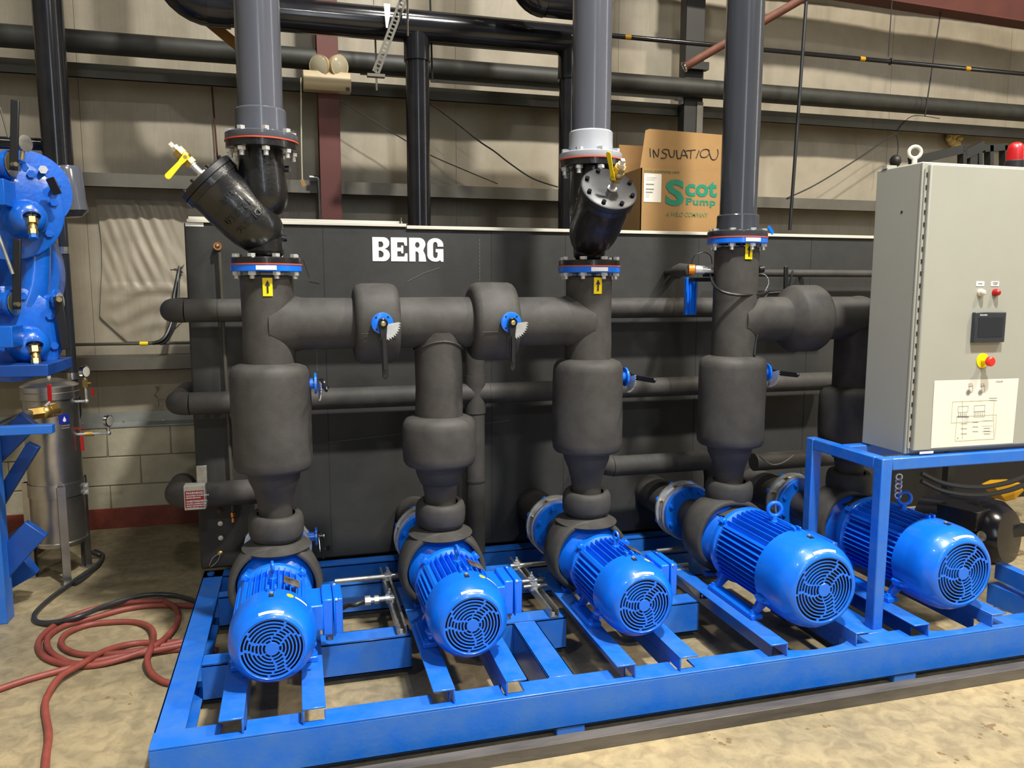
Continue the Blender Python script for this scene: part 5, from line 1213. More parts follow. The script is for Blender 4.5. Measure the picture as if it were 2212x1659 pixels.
obj('mushroom', MB().lathe((q.x, DY, q.z), (0, -1, 0), [(0.028, 0.015), (0.034, 0.021), (0.046, 0.021), (0.051, 0.016), (0.052, 0.001)], 28), 'red_bright', es, label='red mushroom head')
# wiring drawing
A = on(2018, 822); B = on(2200, 817); Cc = on(2010, 968); D = on(2187, 957)
Yp = DY-0.0015
sheet = obj('drawing_sheet', MB().add([(A.x, Yp, A.z), (B.x, Yp, B.z), (D.x, Yp, D.z), (Cc.x, Yp, Cc.z)], [(0, 1, 2, 3)]), 'paper', door, label='white schematic drawing taped to the door')
def sq(px0, py0, px1, py1, m, thk=0.0012):
    a_ = on(px0, py0); b_ = on(px1, py1); mb = MB(); y = Yp-0.0006
    mb.box((a_.x, y, a_.z-thk), (b_.x, y+0.0004, a_.z)); mb.box((a_.x, y, b_.z), (b_.x, y+0.0004, b_.z+thk)); mb.box((a_.x, y, b_.z), (a_.x+thk, y+0.0004, a_.z)); mb.box((b_.x-thk, y, b_.z), (b_.x, y+0.0004, a_.z))
    return mb
def line(px0, py0, px1, py1, wd=0.0012):
    a_ = on(px0, py0); b_ = on(px1, py1); return MB().bar((a_.x, Yp-0.0006, a_.z), (b_.x, Yp-0.0006, b_.z), wd, 0.0004, up=(0, 1, 0)) if False else MB().prism([(0, -wd/2), ((Vector((b_.x-a_.x, 0, b_.z-a_.z))).length, -wd/2), ((Vector((b_.x-a_.x, 0, b_.z-a_.z))).length, wd/2), (0, wd/2)], (a_.x, Yp-0.0004, a_.z), Vector((b_.x-a_.x, 0, b_.z-a_.z)).normalized(), Vector((-(b_.z-a_.z), 0, b_.x-a_.x)).normalized(), (0, -1, 0), 0.0003)
def merge(lst):
    r = MB()
    for m_ in lst: r.add(m_.v, m_.f)
    return r
for px in (2091, 2117):
    mm = []; q = on(px, 848); mm.append(MB().torus((q.x, Yp-0.0003, q.z), (0, -1, 0), 0.013, 0.0005, 20, 4)); mm.append(MB().lathe((q.x, Yp, q.z), (0, -1, 0), [(0, 0.0105), (0.0004, 0.0105)], 16)); mm.append(MB().torus((q.x, Yp-0.0003, q.z), (0, -1, 0), 0.004, 0.0005, 12, 4))
    mm.append(sq(px+1, 829, px+8, 835, '')); mm.append(sq(px+2, 833, px+9, 847, ''))
    obj('drawn_fan', merge(mm), 'ink_grey', sheet)
mm = [sq(2057, 868, 2144, 909, ''), sq(2066, 900, 2148, 948, ''), line(2078, 866, 2078, 948), line(2095, 866, 2120, 866), line(2146, 900, 2146, 945)]
obj('drawn_piping', merge(mm), 'ink_olive', sheet)
mm = [sq(2069, 878, 2090, 890, ''), sq(2104, 876, 2126, 889, ''), sq(2104, 889, 2126, 900, '')]
for k in range(5): mm += [line(2070+k*4, 892, 2070+k*4, 900, 0.002), line(2106+k*4, 891, 2106+k*4, 899, 0.0014)]
for k in range(3): mm += [line(2084+k*3, 900, 2084+k*3, 915, 0.0006), line(2075, 915+k*11, 2088, 915+k*11, 0.002), line(2100, 912+k*10, 2112, 912+k*10, 0.002), line(2120, 908+k*12, 2144, 908+k*12, 0.0006), line(2124, 925+k*6, 2138, 925+k*6, 0.002)]
mm += [line(2067, 900, 2092, 900, 0.006), line(2067, 948, 2069, 945, 0.003), line(2136, 860, 2153, 860, 0.002), line(2136, 865, 2153, 865, 0.002)]
obj('drawn_symbols', merge(mm), 'ink_grey', sheet)
q = on(2150, 826); text('title_scribble', 'CHILLER', 0.010, (q.x, Yp-0.0006, q.z), (1, 0, 0), (0, 0, 1), 'ink_grey', sheet, th=0.0002, shear=0.3)
a = on(1986, 981); b = on(2016, 974); obj('white_tag', MB().box((a.x, DY-0.0012, a.z), (b.x, DY, b.z)), 'white', door, label='small white tag at the bottom corner')
q = at(1948, 458, X=CXL); obj('key_hole', MB().cyl((CXL-0.001, q.y, q.z), (CXL+0.002, q.y, q.z), 0.006, 8), 'ink', t)
# lifting eye and mounting tab on the roof
q = at(1956, 352, Z=CZ1)
ey = obj('lifting_eye', MB().torus((CXL+0.05, CYF+0.10, CZ1+0.055), (0.5, 1, 0), 0.024, 0.0075, 26, 10).cyl((CXL+0.05, CYF+0.10, CZ1), (CXL+0.05, CYF+0.10, CZ1+0.03), 0.011, 12), 'trim_white', t, label='pale lifting eye on the cabinet roof')
obj('mounting_tab', MB().box((CXL-0.002, CYF+0.20, CZ1), (CXL+0.05, CYF+0.23, CZ1+0.015)), 'panel_grey', t)
# red beacon on the cabinet roof
q = at(2193, 345, Y=CYF+0.05)
t = thing('beacon_lamp', 'red dome beacon lamp on top of the control cabinet', 'lamp', (q.x, CYF+0.05, CZ1))
obj('base', MB().lathe((q.x, CYF+0.05, CZ1), (0, 0, 1), [(0, 0.042), (0.030, 0.040), (0.036, 0.034)], 26), 'black', t)
obj('dome', MB().lathe((q.x, CYF+0.05, CZ1+0.034), (0, 0, 1), [(0, 0.036), (0.045, 0.035), (0.066, 0.028), (0.076, 0.015), (0.079, 0.001)], 26), 'red', t, label='red translucent dome')
# dark brackets and pipes seen just over the cabinet roof
Yq = 4.3
t = thing('pipe_rack', 'dark rusty pipe supports visible over the cabinet roof', 'rack', at(2080, 345, Y=Yq))
def rk(p0, p1, w1, m='beam_red'): return MB().bar(at(*p0, Y=Yq), at(*p1, Y=Yq), w1, 0.05, up=(0, 1, 0))
obj('arm', rk((1968, 349), (2080, 322), 0.055), 'dark_column', t); obj('arm', rk((2080, 335), (2122, 315), 0.06), 'dark_column', t); obj('arm', rk((2122, 322), (2170, 318), 0.045), 'dark_column', t)
for x_ in (2078, 2112, 2136, 2168): obj('upright', rk((x_, 315), (x_, 365), 0.028), 'dark_column', t)
q = at(2100, 330, Y=Yq); obj('stand_leg', MB().box((q.x-0.03, Yq-0.02, 0), (q.x+0.03, Yq+0.03, q.z)), 'dark_column', t)
q = at(1934, 348, Y=Yq); obj('bulb', MB().sphere(q, 0.040, 16, 8, sq=(0.8, 1, 1)), 'dark_column', t)
mb = MB(); rnd = random.Random(3)
for k in range(14):
    q = at(2042+rnd.uniform(0, 34), 288+rnd.uniform(0, 30)*(0.5+0.5*rnd.random()), Y=5.73); mb.sphere(q, rnd.uniform(0.018, 0.036), 10, 6)
tag(obj('foam_blob', mb, 'foam_yellow'), 'lumpy yellow blob of expanding foam on the wall above the cabinet', 'foam')

# =================================================================== STRUTS AND CONDUITS BETWEEN THE PUMPS
def strut(px0, py0, px1, py1, label, z=0.205):
    a = at(px0, py0, Z=z); b = at(px1, py1, Z=z); a.y = min(a.y, 4.16); d = (b-a).normalized(); s = d.cross(ZU).normalized()
    t = thing('strut_channel', label, 'strut', (a+b)/2-Vector((0, 0, 0.02)))
    L = (b-a).length/2; m_ = (a+b)/2
    mb = MB().obox(m_-ZU*0.018, s, d, ZU, 0.0205, L, 0.0012).obox(m_+s*0.0195, s, d, ZU, 0.0012, L, 0.019).obox(m_-s*0.0195, s, d, ZU, 0.0012, L, 0.019)
    mb.obox(m_+s*0.0155+ZU*0.019, s, d, ZU, 0.005, L, 0.0012).obox(m_-s*0.0155+ZU*0.019, s, d, ZU, 0.005, L, 0.0012)
    obj('channel', mb, 'galv', t, flat=True)
    q = b-d*0.02; obj('screw', MB().hexa(q-ZU*0.016, q-ZU*0.004, 0.008), 'zinc', t)
    return t, a, b
def clamp(t, p):
    obj('conduit_clamp', MB().box((p.x-0.016, p.y-0.010, p.z-0.02), (p.x+0.016, p.y+0.010, p.z+0.018)).cyl((p.x, p.y, p.z+0.01), (p.x, p.y, p.z+0.045), 0.005, 8).hexa((p.x, p.y, p.z+0.018), (p.x, p.y, p.z+0.03), 0.010), 'zinc', t)
zc_ = 0.236
sA, a_, b_ = strut(828, 1232, 868, 1362, 'galvanised strut channel between the first and second pumps')
p = at(838, 1245, Z=zc_); q = at(742, 1256, Z=zc_); clamp(sA, p)
y_ = p.y; tag(obj('conduit', MB().cyl((q.x-0.04, y_, zc_), (p.x+0.07, y_, zc_), 0.0125, 14), 'galv'), 'bright conduit crossing the rear of the strut between the first and second pumps', 'conduit')
p = at(842, 1292, Z=zc_); clamp(sA, p); y_ = p.y
t = thing('flexible_conduit', 'bright flexible conduit with threaded coupling between the first and second pumps', 'conduit', (p.x, y_, zc_))
x_ = at(790, 1295, Z=zc_).x
obj('coupling', MB().cyl((x_, y_, zc_), (p.x+0.02, y_, zc_), 0.0125, 14).hexa((x_-0.005, y_, zc_), (x_+0.02, y_, zc_), 0.021).hexa((p.x-0.07, y_, zc_), (p.x-0.05, y_, zc_), 0.019).cyl((p.x-0.02, y_, zc_), (p.x+0.01, y_, zc_), 0.017, 14), 'zinc', t)
pts = [Vector((x_+0.0, y_, zc_)), Vector((x_-0.05, y_-0.02, zc_-0.006)), at(752, 1308, Z=zc_-0.02), at(735, 1318, Z=zc_-0.04), at(722, 1340, Z=zc_-0.03)]
mbt = MB().tube(pts, 0.0115, 12, smooth=10)
obj('flexible_tube', mbt, 'rubber', t)
sB, a_, b_ = strut(1108, 1210, 1198, 1325, 'galvanised strut channel between the second and third pumps')
p = at(1116, 1222, Z=zc_); clamp(sB, p); y_ = p.y
tag(obj('conduit', MB().cyl((at(1103, 1224, Z=zc_).x, y_, zc_), (at(1176, 1211, Z=zc_).x, y_, zc_), 0.0125, 14), 'galv'), 'rear bright conduit on the strut between the second and third pumps', 'conduit')
p = at(1148, 1255, Z=zc_); clamp(sB, p); y_ = p.y
tag(obj('conduit', MB().cyl((at(1128, 1258, Z=zc_).x, y_, zc_), (at(1176, 1250, Z=zc_).x, y_, zc_), 0.0125, 14), 'galv'), 'middle bright conduit on the strut between the second and third pumps', 'conduit')
p = at(1153, 1266, Z=zc_); clamp(sB, p); y_ = p.y
tag(obj('conduit', MB().cyl((at(1130, 1267, Z=zc_).x, y_, zc_), (at(1180, 1262, Z=zc_).x, y_, zc_), 0.0105, 14), 'galv'), 'front bright conduit on the strut between the second and third pumps', 'conduit')
sC, a_, b_ = strut(1472, 1236, 1520, 1286, 'galvanised strut channel between the third and fourth pumps')
for py, lab in ((1186, 'rear'), (1222, 'middle'), (1233, 'front')):
    p = at(1462, py, Z=zc_); tag(obj('conduit', MB().cyl((p.x-0.12, p.y, zc_), (at(1468 if lab == 'rear' else 1486, py-2, Z=zc_).x, p.y, zc_), 0.0115, 12), 'galv'), lab+' bright conduit end emerging right of the middle pump', 'conduit')

# chain hanging under the cabinet
t = MB(); P0 = at(1942, 1030, Y=2.95)
for k in range(5):
    t.torus(P0-ZU*(0.022*k), (1, 0.3, 0) if k % 2 else (0.3, 1, 0), 0.014, 0.0045, 12, 6)
tag(obj('chain', t, 'zinc'), 'short shiny chain hanging under the front of the control cabinet', 'chain')

# =================================================================== RIGHT BACKGROUND UNDER THE CABINET
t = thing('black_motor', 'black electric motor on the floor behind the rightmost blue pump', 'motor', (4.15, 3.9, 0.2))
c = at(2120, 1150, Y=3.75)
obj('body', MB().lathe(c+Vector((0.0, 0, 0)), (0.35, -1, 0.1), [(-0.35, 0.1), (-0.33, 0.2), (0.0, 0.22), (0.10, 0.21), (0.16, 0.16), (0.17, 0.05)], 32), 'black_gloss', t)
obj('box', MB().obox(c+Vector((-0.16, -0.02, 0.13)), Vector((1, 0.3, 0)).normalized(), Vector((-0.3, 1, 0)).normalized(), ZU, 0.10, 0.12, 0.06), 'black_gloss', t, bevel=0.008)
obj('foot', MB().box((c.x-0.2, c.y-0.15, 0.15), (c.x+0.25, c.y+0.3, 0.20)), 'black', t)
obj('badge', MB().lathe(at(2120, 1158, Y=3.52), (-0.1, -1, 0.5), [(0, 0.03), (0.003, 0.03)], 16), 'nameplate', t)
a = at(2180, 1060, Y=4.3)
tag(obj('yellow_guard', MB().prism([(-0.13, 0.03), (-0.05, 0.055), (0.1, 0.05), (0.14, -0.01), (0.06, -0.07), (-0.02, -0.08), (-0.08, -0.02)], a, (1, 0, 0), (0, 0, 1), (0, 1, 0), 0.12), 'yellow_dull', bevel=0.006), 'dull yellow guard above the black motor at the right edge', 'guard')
t = thing('machine_frame', 'dark blue steel frame behind the skid at the right edge', 'frame', at(2180, 1280, Z=0.1))
a = at(2145, 1258, Z=0.19); b = at(2300, 1320, Z=0.19)
obj('rail', MB().bar(a-ZU*0.05, b-ZU*0.05, 0.07, 0.10, up=(0, 0, 1)), 'blue_frame', t)
a2 = at(2160, 1215, Z=0.3); b2 = at(2330, 1290, Z=0.3)
obj('rail', MB().bar(a2-ZU*0.04, b2-ZU*0.04, 0.05, 0.08, up=(0, 0, 1)), 'blue_frame', t)
cable3([at(2140, 1270, Z=0.12), at(2150, 1290, Z=0.10), at(2150, 1310, Z=0.05), at(2145, 1325, Z=0.02)], 0.008, 'beige_cord', 'cream tube curving down behind the rightmost blue pump', name='tube', cat='tube')
for k, (y0_, lab) in enumerate(((1045, 'upper'), (1062, 'lower'))):
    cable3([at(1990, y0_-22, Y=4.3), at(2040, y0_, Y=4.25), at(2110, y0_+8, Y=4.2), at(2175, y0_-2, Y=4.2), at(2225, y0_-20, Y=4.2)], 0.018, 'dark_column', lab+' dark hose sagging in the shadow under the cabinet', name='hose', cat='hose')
tag(obj('dark_filler', MB().box((3.95, 4.75, 0.0), (6.6, 5.5, 1.35)), 'black', bevel=0.02), 'dark machine block added to darken the view behind the cabinet', 'filler')  # added black block, covers the bright floor behind the cabinet with darkness

# =================================================================== LEFT: BLUE EQUIPMENT
EY = 4.15
t = eq = thing('chiller_compressor', 'blue painted refrigeration compressor at the left edge', 'compressor', at(20, 800, Y=EY))
AX = Vector((0.42, -1, 0.05)).normalized()
def disc(px, py, R, name, depth=0.05, Y=EY, nb=8, ph=0.2):
    c = at(px, py, Y=Y)
    o = obj(name, MB().lathe(c, AX, [(-0.12, R*0.93), (-0.05, R*0.95), (-0.045, R), (-0.004, R), (0.0, R-0.006), (0.004, R*0.4)], 48), 'blue_left', eq)
    u, v, _ = basis(AX)
    for k in range(nb):
        a_ = 2*PI*k/nb+ph; d = (u*math.cos(a_)+v*math.sin(a_))*R*0.83
        obj('cover_bolt', MB().hexa(c+d, c+d+AX*0.014, 0.019), 'blue_left', o)
    return c, o
cA, oA_ = disc(14, 450, 0.235, 'cylinder_cover')
cB, oB_ = disc(22, 722, 0.225, 'cylinder_cover', ph=0.45)
for (px, py, nm) in ((60, 470, 'a'), (66, 745, 'b')):
    c = at(px, py, Y=EY-0.06)
    o = obj('valve_boss', MB().lathe(c, AX, [(-0.08, 0.09), (-0.02, 0.085), (0.03, 0.07), (0.05, 0.045), (0.052, 0.02)], 32), 'blue_left', eq)
    p = c+AX*0.055+Vector((0.01, 0, -0.01)); d = Vector((0.15, -0.5, -1)).normalized()
    v = obj('brass_valve', MB().hexa(p, p+d*0.03, 0.024).lathe(p+d*0.03, d, [(0, 0.014), (0.02, 0.02), (0.035, 0.016)], 14).hexa(p+d*0.062, p+d*0.085, 0.020), 'brass', eq)
    obj('hand_wheel', MB().torus(p-d*0.012, d, 0.030, 0.006, 20, 8).obox(p-d*0.012, *basis(d), 0.028, 0.004, 0.004).cyl(p-d*0.02, p, 0.008, 8), 'black_gloss', eq)
    obj('valve_cap', MB().hexa(p+d*0.085, p+d*0.105, 0.018), 'blue_left', eq)
# bodies behind
c = at(-40, 560, Y=EY+0.25)
obj('crankcase', MB().lathe(at(-70, 590, Y=EY+0.5), (0.42, -1, 0.05), [(-0.3, 0.42), (0.15, 0.42), (0.22, 0.38)], 40), 'blue_left', eq)
# blue discharge pipe with bends between the covers
pts = [at(70, 420, Y=EY+0.12), at(76, 480, Y=EY+0.12), at(78, 560, Y=EY+0.12), at(76, 610, Y=EY+0.12), at(62, 660, Y=EY+0.10), at(30, 700, Y=EY+0.10)]
obj('discharge_pipe', MB().tube(pts, [0.072, 0.066, 0.062, 0.066, 0.075, 0.08], 26, smooth=0), 'blue_left', eq, subd=1, angle=70)
obj('weld_ring', MB().torus(at(76, 543, Y=EY+0.12), (0, 0, 1), 0.062, 0.004, 30, 6), 'blue_left', eq)
# butterfly valves with black levers
def bfly(px, py, lx, ly, y=EY-0.05):
    c = at(px, py, Y=y)
    o = obj('lever_valve', MB().cyl(c+Vector((-0.22, 0.05, 0)), c, 0.05, 24).lathe(c, (1, -0.2, 0), [(-0.015, 0.062), (0, 0.062), (0.002, 0.03)], 28), 'blue_left', eq)
    obj('notch_plate', MB().lathe(c+Vector((0.006, 0, 0)), (1, -0.2, 0), [(0, 0.056), (0.003, 0.056)], 16), 'brass_bolt', o)
    e = at(lx, ly, Y=y-0.03); c2 = at(px+8, py+2, Y=y-0.03)
    obj('lever', MB().bar(c2+(c2-e)*0.08, e, 0.034, 0.014, up=(0, 1, 0)), 'black', o, bevel=0.004)
    q = c2+Vector((0.0, -0.02, 0)); obj('stem', MB().cyl(q, q+Vector((0.02, -0.02, 0)), 0.010, 12), 'brass_bolt', o)
bfly(22, 355, 33, 216); bfly(28, 655, 37, 516)
# side outlet flange with lever near the slim pipe
c = at(98, 647, Y=EY+0.1)
o = obj('side_outlet', MB().cyl(c+Vector((-0.06, 0, 0)), c+Vector((0.055, 0, 0)), 0.024, 18).lathe(c+Vector((0.045, 0, 0)), (1, -0.15, 0), [(0, 0.03), (0, 0.052), (0.012, 0.052), (0.013, 0.03)], 28), 'blue_left', eq)
obj('notch_plate', MB().lathe(c+Vector((0.062, 0, -0.012)), (1, -0.15, 0), [(0, 0.045), (0.003, 0.045)], 14), 'zinc', o)
obj('lever', MB().bar(at(125, 640, Y=EY+0.05), at(142, 755, Y=EY+0.05), 0.040, 0.012, up=(0, 1, 0)), 'black', o, bevel=0.003)
obj('stem', MB().cyl(at(126, 646, Y=EY+0.03), at(128, 647, Y=EY), 0.012, 12), 'brass_bolt', o)
# upper manifold body with bolts
u0 = at(85, 395, Y=EY+0.15)
o = obj('manifold_flange', MB().lathe(at(62, 410, Y=EY+0.1), (0.5, -1, 0.1), [(-0.06, 0.17), (-0.05, 0.185), (0.0, 0.185), (0.003, 0.1)], 40), 'blue_left', eq)
for (px, py) in ((50, 362), (92, 367), (118, 400)):
    q = at(px, py, Y=EY+0.05); obj('flange_bolt', MB().hexa(q+Vector((0, 0.03, 0)), q-Vector((-0.006, 0.014, 0)), 0.020), 'blue_left' if px != 92 else 'zinc', o)
obj('lever', MB().bar(at(108, 385, Y=EY-0.02), at(125, 420, Y=EY-0.02), 0.035, 0.02, up=(0, 1, 0)), 'black_gloss', o)
obj('gauge', MB().lathe(at(52, 310, Y=EY), (1, -0.6, 0), [(-0.015, 0.036), (0.01, 0.038), (0.012, 0.03)], 24), 'galv', eq, label='small round pressure gauge')
obj('gauge_stem', MB().cyl(at(50, 322, Y=EY), at(47, 345, Y=EY), 0.010, 10), 'brass_bolt', eq)
# blue flange and orange gasket meeting the grey vertical socket
c = at(134, 418, Y=EY+0.25)
obj('coupling_flange', MB().lathe(c, (1, -0.35, 0), [(-0.06, 0.105), (-0.034, 0.105), (-0.032, 0.08)], 40), 'blue_left', eq); obj('coupling_gasket', MB().lathe(c, (1, -0.35, 0), [(-0.034, 0.107), (-0.026, 0.107)], 40), 'gasket', eq)
# electrical boxes at the edge
a = at(-20, 705, Y=EY-0.25); b = at(29, 751, Y=EY-0.25); obj('junction_box', MB().box((a.x, EY-0.25, b.z), (b.x, EY-0.1, a.z)), 'blue_left', eq, bevel=0.004)
a = at(-20, 728, Y=EY-0.25)
a = at(-20, 420, Y=EY-0.2); b = at(12, 443, Y=EY-0.2); obj('junction_box', MB().box((a.x, EY-0.2, b.z), (b.x, EY-0.05, at(0, 385, Y=EY-0.2).z)), 'blue_left', eq, bevel=0.004)
# thin grey rod leaning
obj('support_rod', MB().cyl(at(-4, 505, Y=EY-0.1), at(28, 592, Y=EY-0.1), 0.008, 8), 'galv', eq)
obj('tie_wire', MB().cyl(at(0, 232, Y=EY+0.2), at(18, 298, Y=EY+0.2), 0.004, 6), 'girt_dark', eq)
# black horizontal pipe behind
p = at(50, 309, Y=4.6)
tag(obj('cross_pipe', MB().cyl((p.x-1.2, 4.62, p.z), (p.x+0.18, 4.62, p.z), 0.031, 18), 'black_pipe'), 'short black horizontal pipe behind the blue compressor', 'pipe')
# support frame of the compressor
t = thing('compressor_stand', 'blue steel stand with shade painted into its sloping braces under the compressor at the left edge', 'stand', at(0, 1350, Z=0))
YF = 3.75
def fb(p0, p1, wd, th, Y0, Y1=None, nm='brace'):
    return obj(nm, MB().bar(at(*p0, Y=Y0), at(*p1, Y=Y1 or Y0), wd, th, up=(0, 1, 0)), 'blue_shaded', t, bevel=0.004)
obj('top_beam', MB().box((at(-200, 810, Y=4.0).x, 3.95, at(60, 812, Y=4.0).z), (at(112, 810, Y=4.0).x, 4.35, at(60, 786, Y=4.0).z)), 'blue_shaded', t, bevel=0.004)
pl = at(4, 1340, Z=0.01)
obj('leg', MB().box((pl.x-0.12, pl.y-0.03, 0), (pl.x+0.035, pl.y+0.07, at(8, 830, Y=pl.y).z)), 'blue_frame', t, bevel=0.004)
a = at(112, 918, Y=3.98); b = at(30, 937, Y=3.98)
obj('arm', MB().box((b.x-0.6, 3.98, at(112, 937, Y=3.98).z), (a.x, 4.03, a.z)), 'blue_frame', t, bevel=0.003)
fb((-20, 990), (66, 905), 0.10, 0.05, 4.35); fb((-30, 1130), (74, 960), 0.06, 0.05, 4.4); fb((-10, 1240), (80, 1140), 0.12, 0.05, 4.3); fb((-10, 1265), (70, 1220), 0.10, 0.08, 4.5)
obj('rear_beam', MB().bar(at(-60, 1240, Z=0.12), at(95, 1140, Z=0.12), 0.12, 0.12, up=(0, 0, 1)), 'blue_shaded', t)

# =================================================================== STAINLESS FILTER CANISTER
FCY = 4.86; fa, ra_ = fit(64, 155, 900, FCY); fb_, rb_ = fit(86, 180, 1180, FCY)
xc = (fa.x+fb_.x)/2; R = 0.138
t = thing('filter_canister', 'brushed stainless filter canister on three welded legs', 'filter', (xc, FCY, 0))
zlid = at(100, 856, Y=FCY-R).z; ztp = at(98, 822, Y=FCY).z; zbt = at(130, 1188, Y=FCY-R).z
obj('body', MB().lathe((xc, FCY, zbt), (0, 0, 1), [(0, 0.02), (0.0, R*0.86), (0.02, R*0.98), (0.03, R), (zlid-zbt, R)], 48), 'stainless', t)
obj('clamp_band', MB().lathe((xc, FCY, zlid-0.028), (0, 0, 1), [(0, R+0.004), (0.004, R+0.010), (0.040, R+0.010), (0.044, R+0.006)], 48), 'stainless', t, label='darker clamp band')
obj('lid', MB().lathe((xc, FCY, zlid+0.016), (0, 0, 1), [(0, R+0.008), (0.028, R+0.008), (0.034, R+0.002), (0.052, R*0.72), (0.066, R*0.35), (0.070, 0.002)], 48), 'stainless', t)
obj('vent_plug', MB().cyl((xc, FCY, zlid+0.08), (xc, FCY, zlid+0.098), 0.010, 10).sphere((xc, FCY, zlid+0.105), 0.009, 10, 6), 'ptfe', t)
zs = at(120, 1052, Y=FCY-R).z
obj('leg_band', MB().lathe((xc, FCY, zs-0.07), (0, 0, 1), [(0, R+0.002), (0.0, R+0.005), (0.075, R+0.005), (0.075, R+0.002)], 48, cap=False), 'stainless', t)
obj('bottom_ring', MB().torus((xc, FCY, zbt+0.03), (0, 0, 1), R, 0.005, 44, 6), 'stainless', t)
for k in range(3):
    a_ = math.radians(-68+120*k); d = Vector((math.cos(a_), math.sin(a_), 0)); s = Vector((-d.y, d.x, 0))
    mb = MB(); 
    for sg in (-1, 1): mb.obox(Vector((xc, FCY, zs/2))+d*(R+0.018)+s*sg*0.018, d, s, ZU, 0.018, 0.002, zs/2)
    mb.obox(Vector((xc, FCY, zs/2))+d*(R+0.036), d, s, ZU, 0.002, 0.020, zs/2)
    mb.obox(Vector((xc, FCY, 0.004))+d*(R+0.03), d, s, ZU, 0.035, 0.032, 0.003)
    obj('leg', mb, 'stainless', t)
q = at(175, 1056, Y=FCY-0.02)
br = obj('side_bracket', MB().box((xc+R-0.005, FCY-0.02, q.z-0.034), (xc+R+0.030, FCY-0.015, q.z+0.034)), 'galv', t)
for dz in (-0.018, 0.018): obj('bracket_bolt', MB().cyl((xc+R+0.018, FCY-0.021, q.z+dz), (xc+R+0.018, FCY-0.028, q.z+dz), 0.008, 10), 'zinc', br)
# blue droplet label wrapped on the body
def wraplabel(px, py, hw, hz, m, nm, lab, extra=0.0015):
    P = at(px, py, Y=FCY-R*0.6); a_ = math.asin(max(-1, min(1, (P.x-xc)/R))); vs_ = []; n = 6; rr = R+extra
    for i in range(n+1):
        b = a_-hw+2*hw*i/n
        for s in (-1, 1): vs_.append((xc+math.sin(b)*rr, FCY-math.cos(b)*rr, P.z+s*hz))
    return obj(nm, MB().add(vs_, [(2*i, 2*i+2, 2*i+3, 2*i+1) for i in range(n)]), m, t, label=lab), a_, P.z
mat('label_blue', srgb(28, 40, 150), 0.4)
wl1, aa, zz = wraplabel(141, 904, 0.20, 0.026, 'label_blue', 'droplet_label', 'dark blue label with a white water drop')
rr = R+0.003; nx = Vector((math.cos(aa), math.sin(aa), 0)); nn = Vector((math.sin(aa), -math.cos(aa), 0)); o_ = Vector((xc, FCY, zz))+nn*rr
drop = [(0.009*math.cos(x_), -0.006+0.009*math.sin(x_)) for x_ in [math.radians(150+240*i/10) for i in range(11)]]+[(0, 0.016)]
obj('drop_mark', MB().prism(drop, o_, nx, ZU, nn, 0.0006), 'white', wl1)
for k in range(2): wraplabel(144, 918+k*5, 0.16, 0.003, 'ink_grey', 'label_text', None)
# front brass valve with red handle
p = at(98, 890, Y=FCY-R-0.10)
t = thing('inlet_valve', 'brass ball valve with red handle on the front of the filter canister', 'valve', p)
obj('body', MB().cyl(p+Vector((0.02, 0.09, 0)), p+Vector((0, 0.02, 0)), 0.038, 18).sphere(p, 0.036, 18, 10).cyl(p, p+Vector((-0.07, -0.06, 0)), 0.034, 6), 'brass', t)
obj('handle', MB().bar(at(106, 830, Y=FCY-R-0.09), at(108, 868, Y=FCY-R-0.09), 0.020, 0.008, up=(0, 1, 0)), 'red', t, label='red lever handle', bevel=0.003)
obj('stem', MB().cyl(at(108, 868, Y=FCY-R-0.09), p+Vector((0, 0, 0.03)), 0.008, 8), 'zinc', t)
tag(obj('supply_pipe', MB().tube([p+Vector((-0.06, -0.05, 0)), at(55, 898, Y=FCY-0.32), at(20, 915, Y=FCY-0.45), at(-20, 935, Y=FCY-0.55)], 0.030, 18), 'galv'), 'grey metal pipe feeding the canister from the left edge', 'pipe')
# gauge assemblies
def gauge_rig(px0, py0, px1, py1, gx, gy, label, up, Yg=FCY-0.03):
    a = at(px0, py0, Y=Yg); b = at(px1, py1, Y=Yg); g = at(gx, gy, Y=Yg)
    t = thing('gauge_assembly', label, 'gauge', a)
    b.z = a.z
    obj('pipe', MB().tube([a, b-Vector((0.012, 0, 0)), b, b+Vector((0, 0, 0.012)), Vector((b.x, Yg, g.z-0.03))], 0.0075, 12).sphere(b, 0.013, 12, 6).hexa(a, a+Vector((0.03, 0, 0)), 0.013), 'zinc', t)
    obj('gauge', MB().lathe(g, (1, -0.45, 0), [(-0.014, 0.026), (-0.010, 0.033), (0.010, 0.034), (0.013, 0.030)], 24), 'chrome', t, label='round pressure gauge')
    obj('dial', MB().lathe(g, (1, -0.45, 0), [(0.0125, 0.028), (0.0135, 0.028)], 24), 'paper', t)
    return t, a, b, g, Yg
t, a, b, g, Yg = gauge_rig(149, 868, 187, 868, 182, 803, 'upper pressure gauge assembly on the filter canister', True)
zz = at(183, 828, Y=Yg).z; obj('brass_valve', MB().hexa((b.x, Yg, zz-0.022), (b.x, Yg, zz+0.022), 0.015).cyl((b.x, Yg, zz), (b.x+0.03, Yg, zz), 0.006, 8), 'brass', t)
obj('handle', MB().bar(at(199, 838, Y=Yg), at(201, 856, Y=Yg), 0.014, 0.006, up=(0, 1, 0)), 'red', t, label='red lever handle')
t, a, b, g, Yg = gauge_rig(153, 939, 235, 936, 233, 909, 'lower pressure gauge assembly reaching right from the filter canister', True)
xx = at(193, 937, Y=Yg).x; obj('brass_valve', MB().hexa((xx-0.022, Yg, a.z), (xx+0.022, Yg, a.z), 0.015), 'brass', t)
obj('handle', MB().bar(at(176, 942, Y=Yg-0.01), at(179, 974, Y=Yg-0.01), 0.016, 0.007, up=(0, 1, 0)), 'red', t, label='red lever handle pointing down')
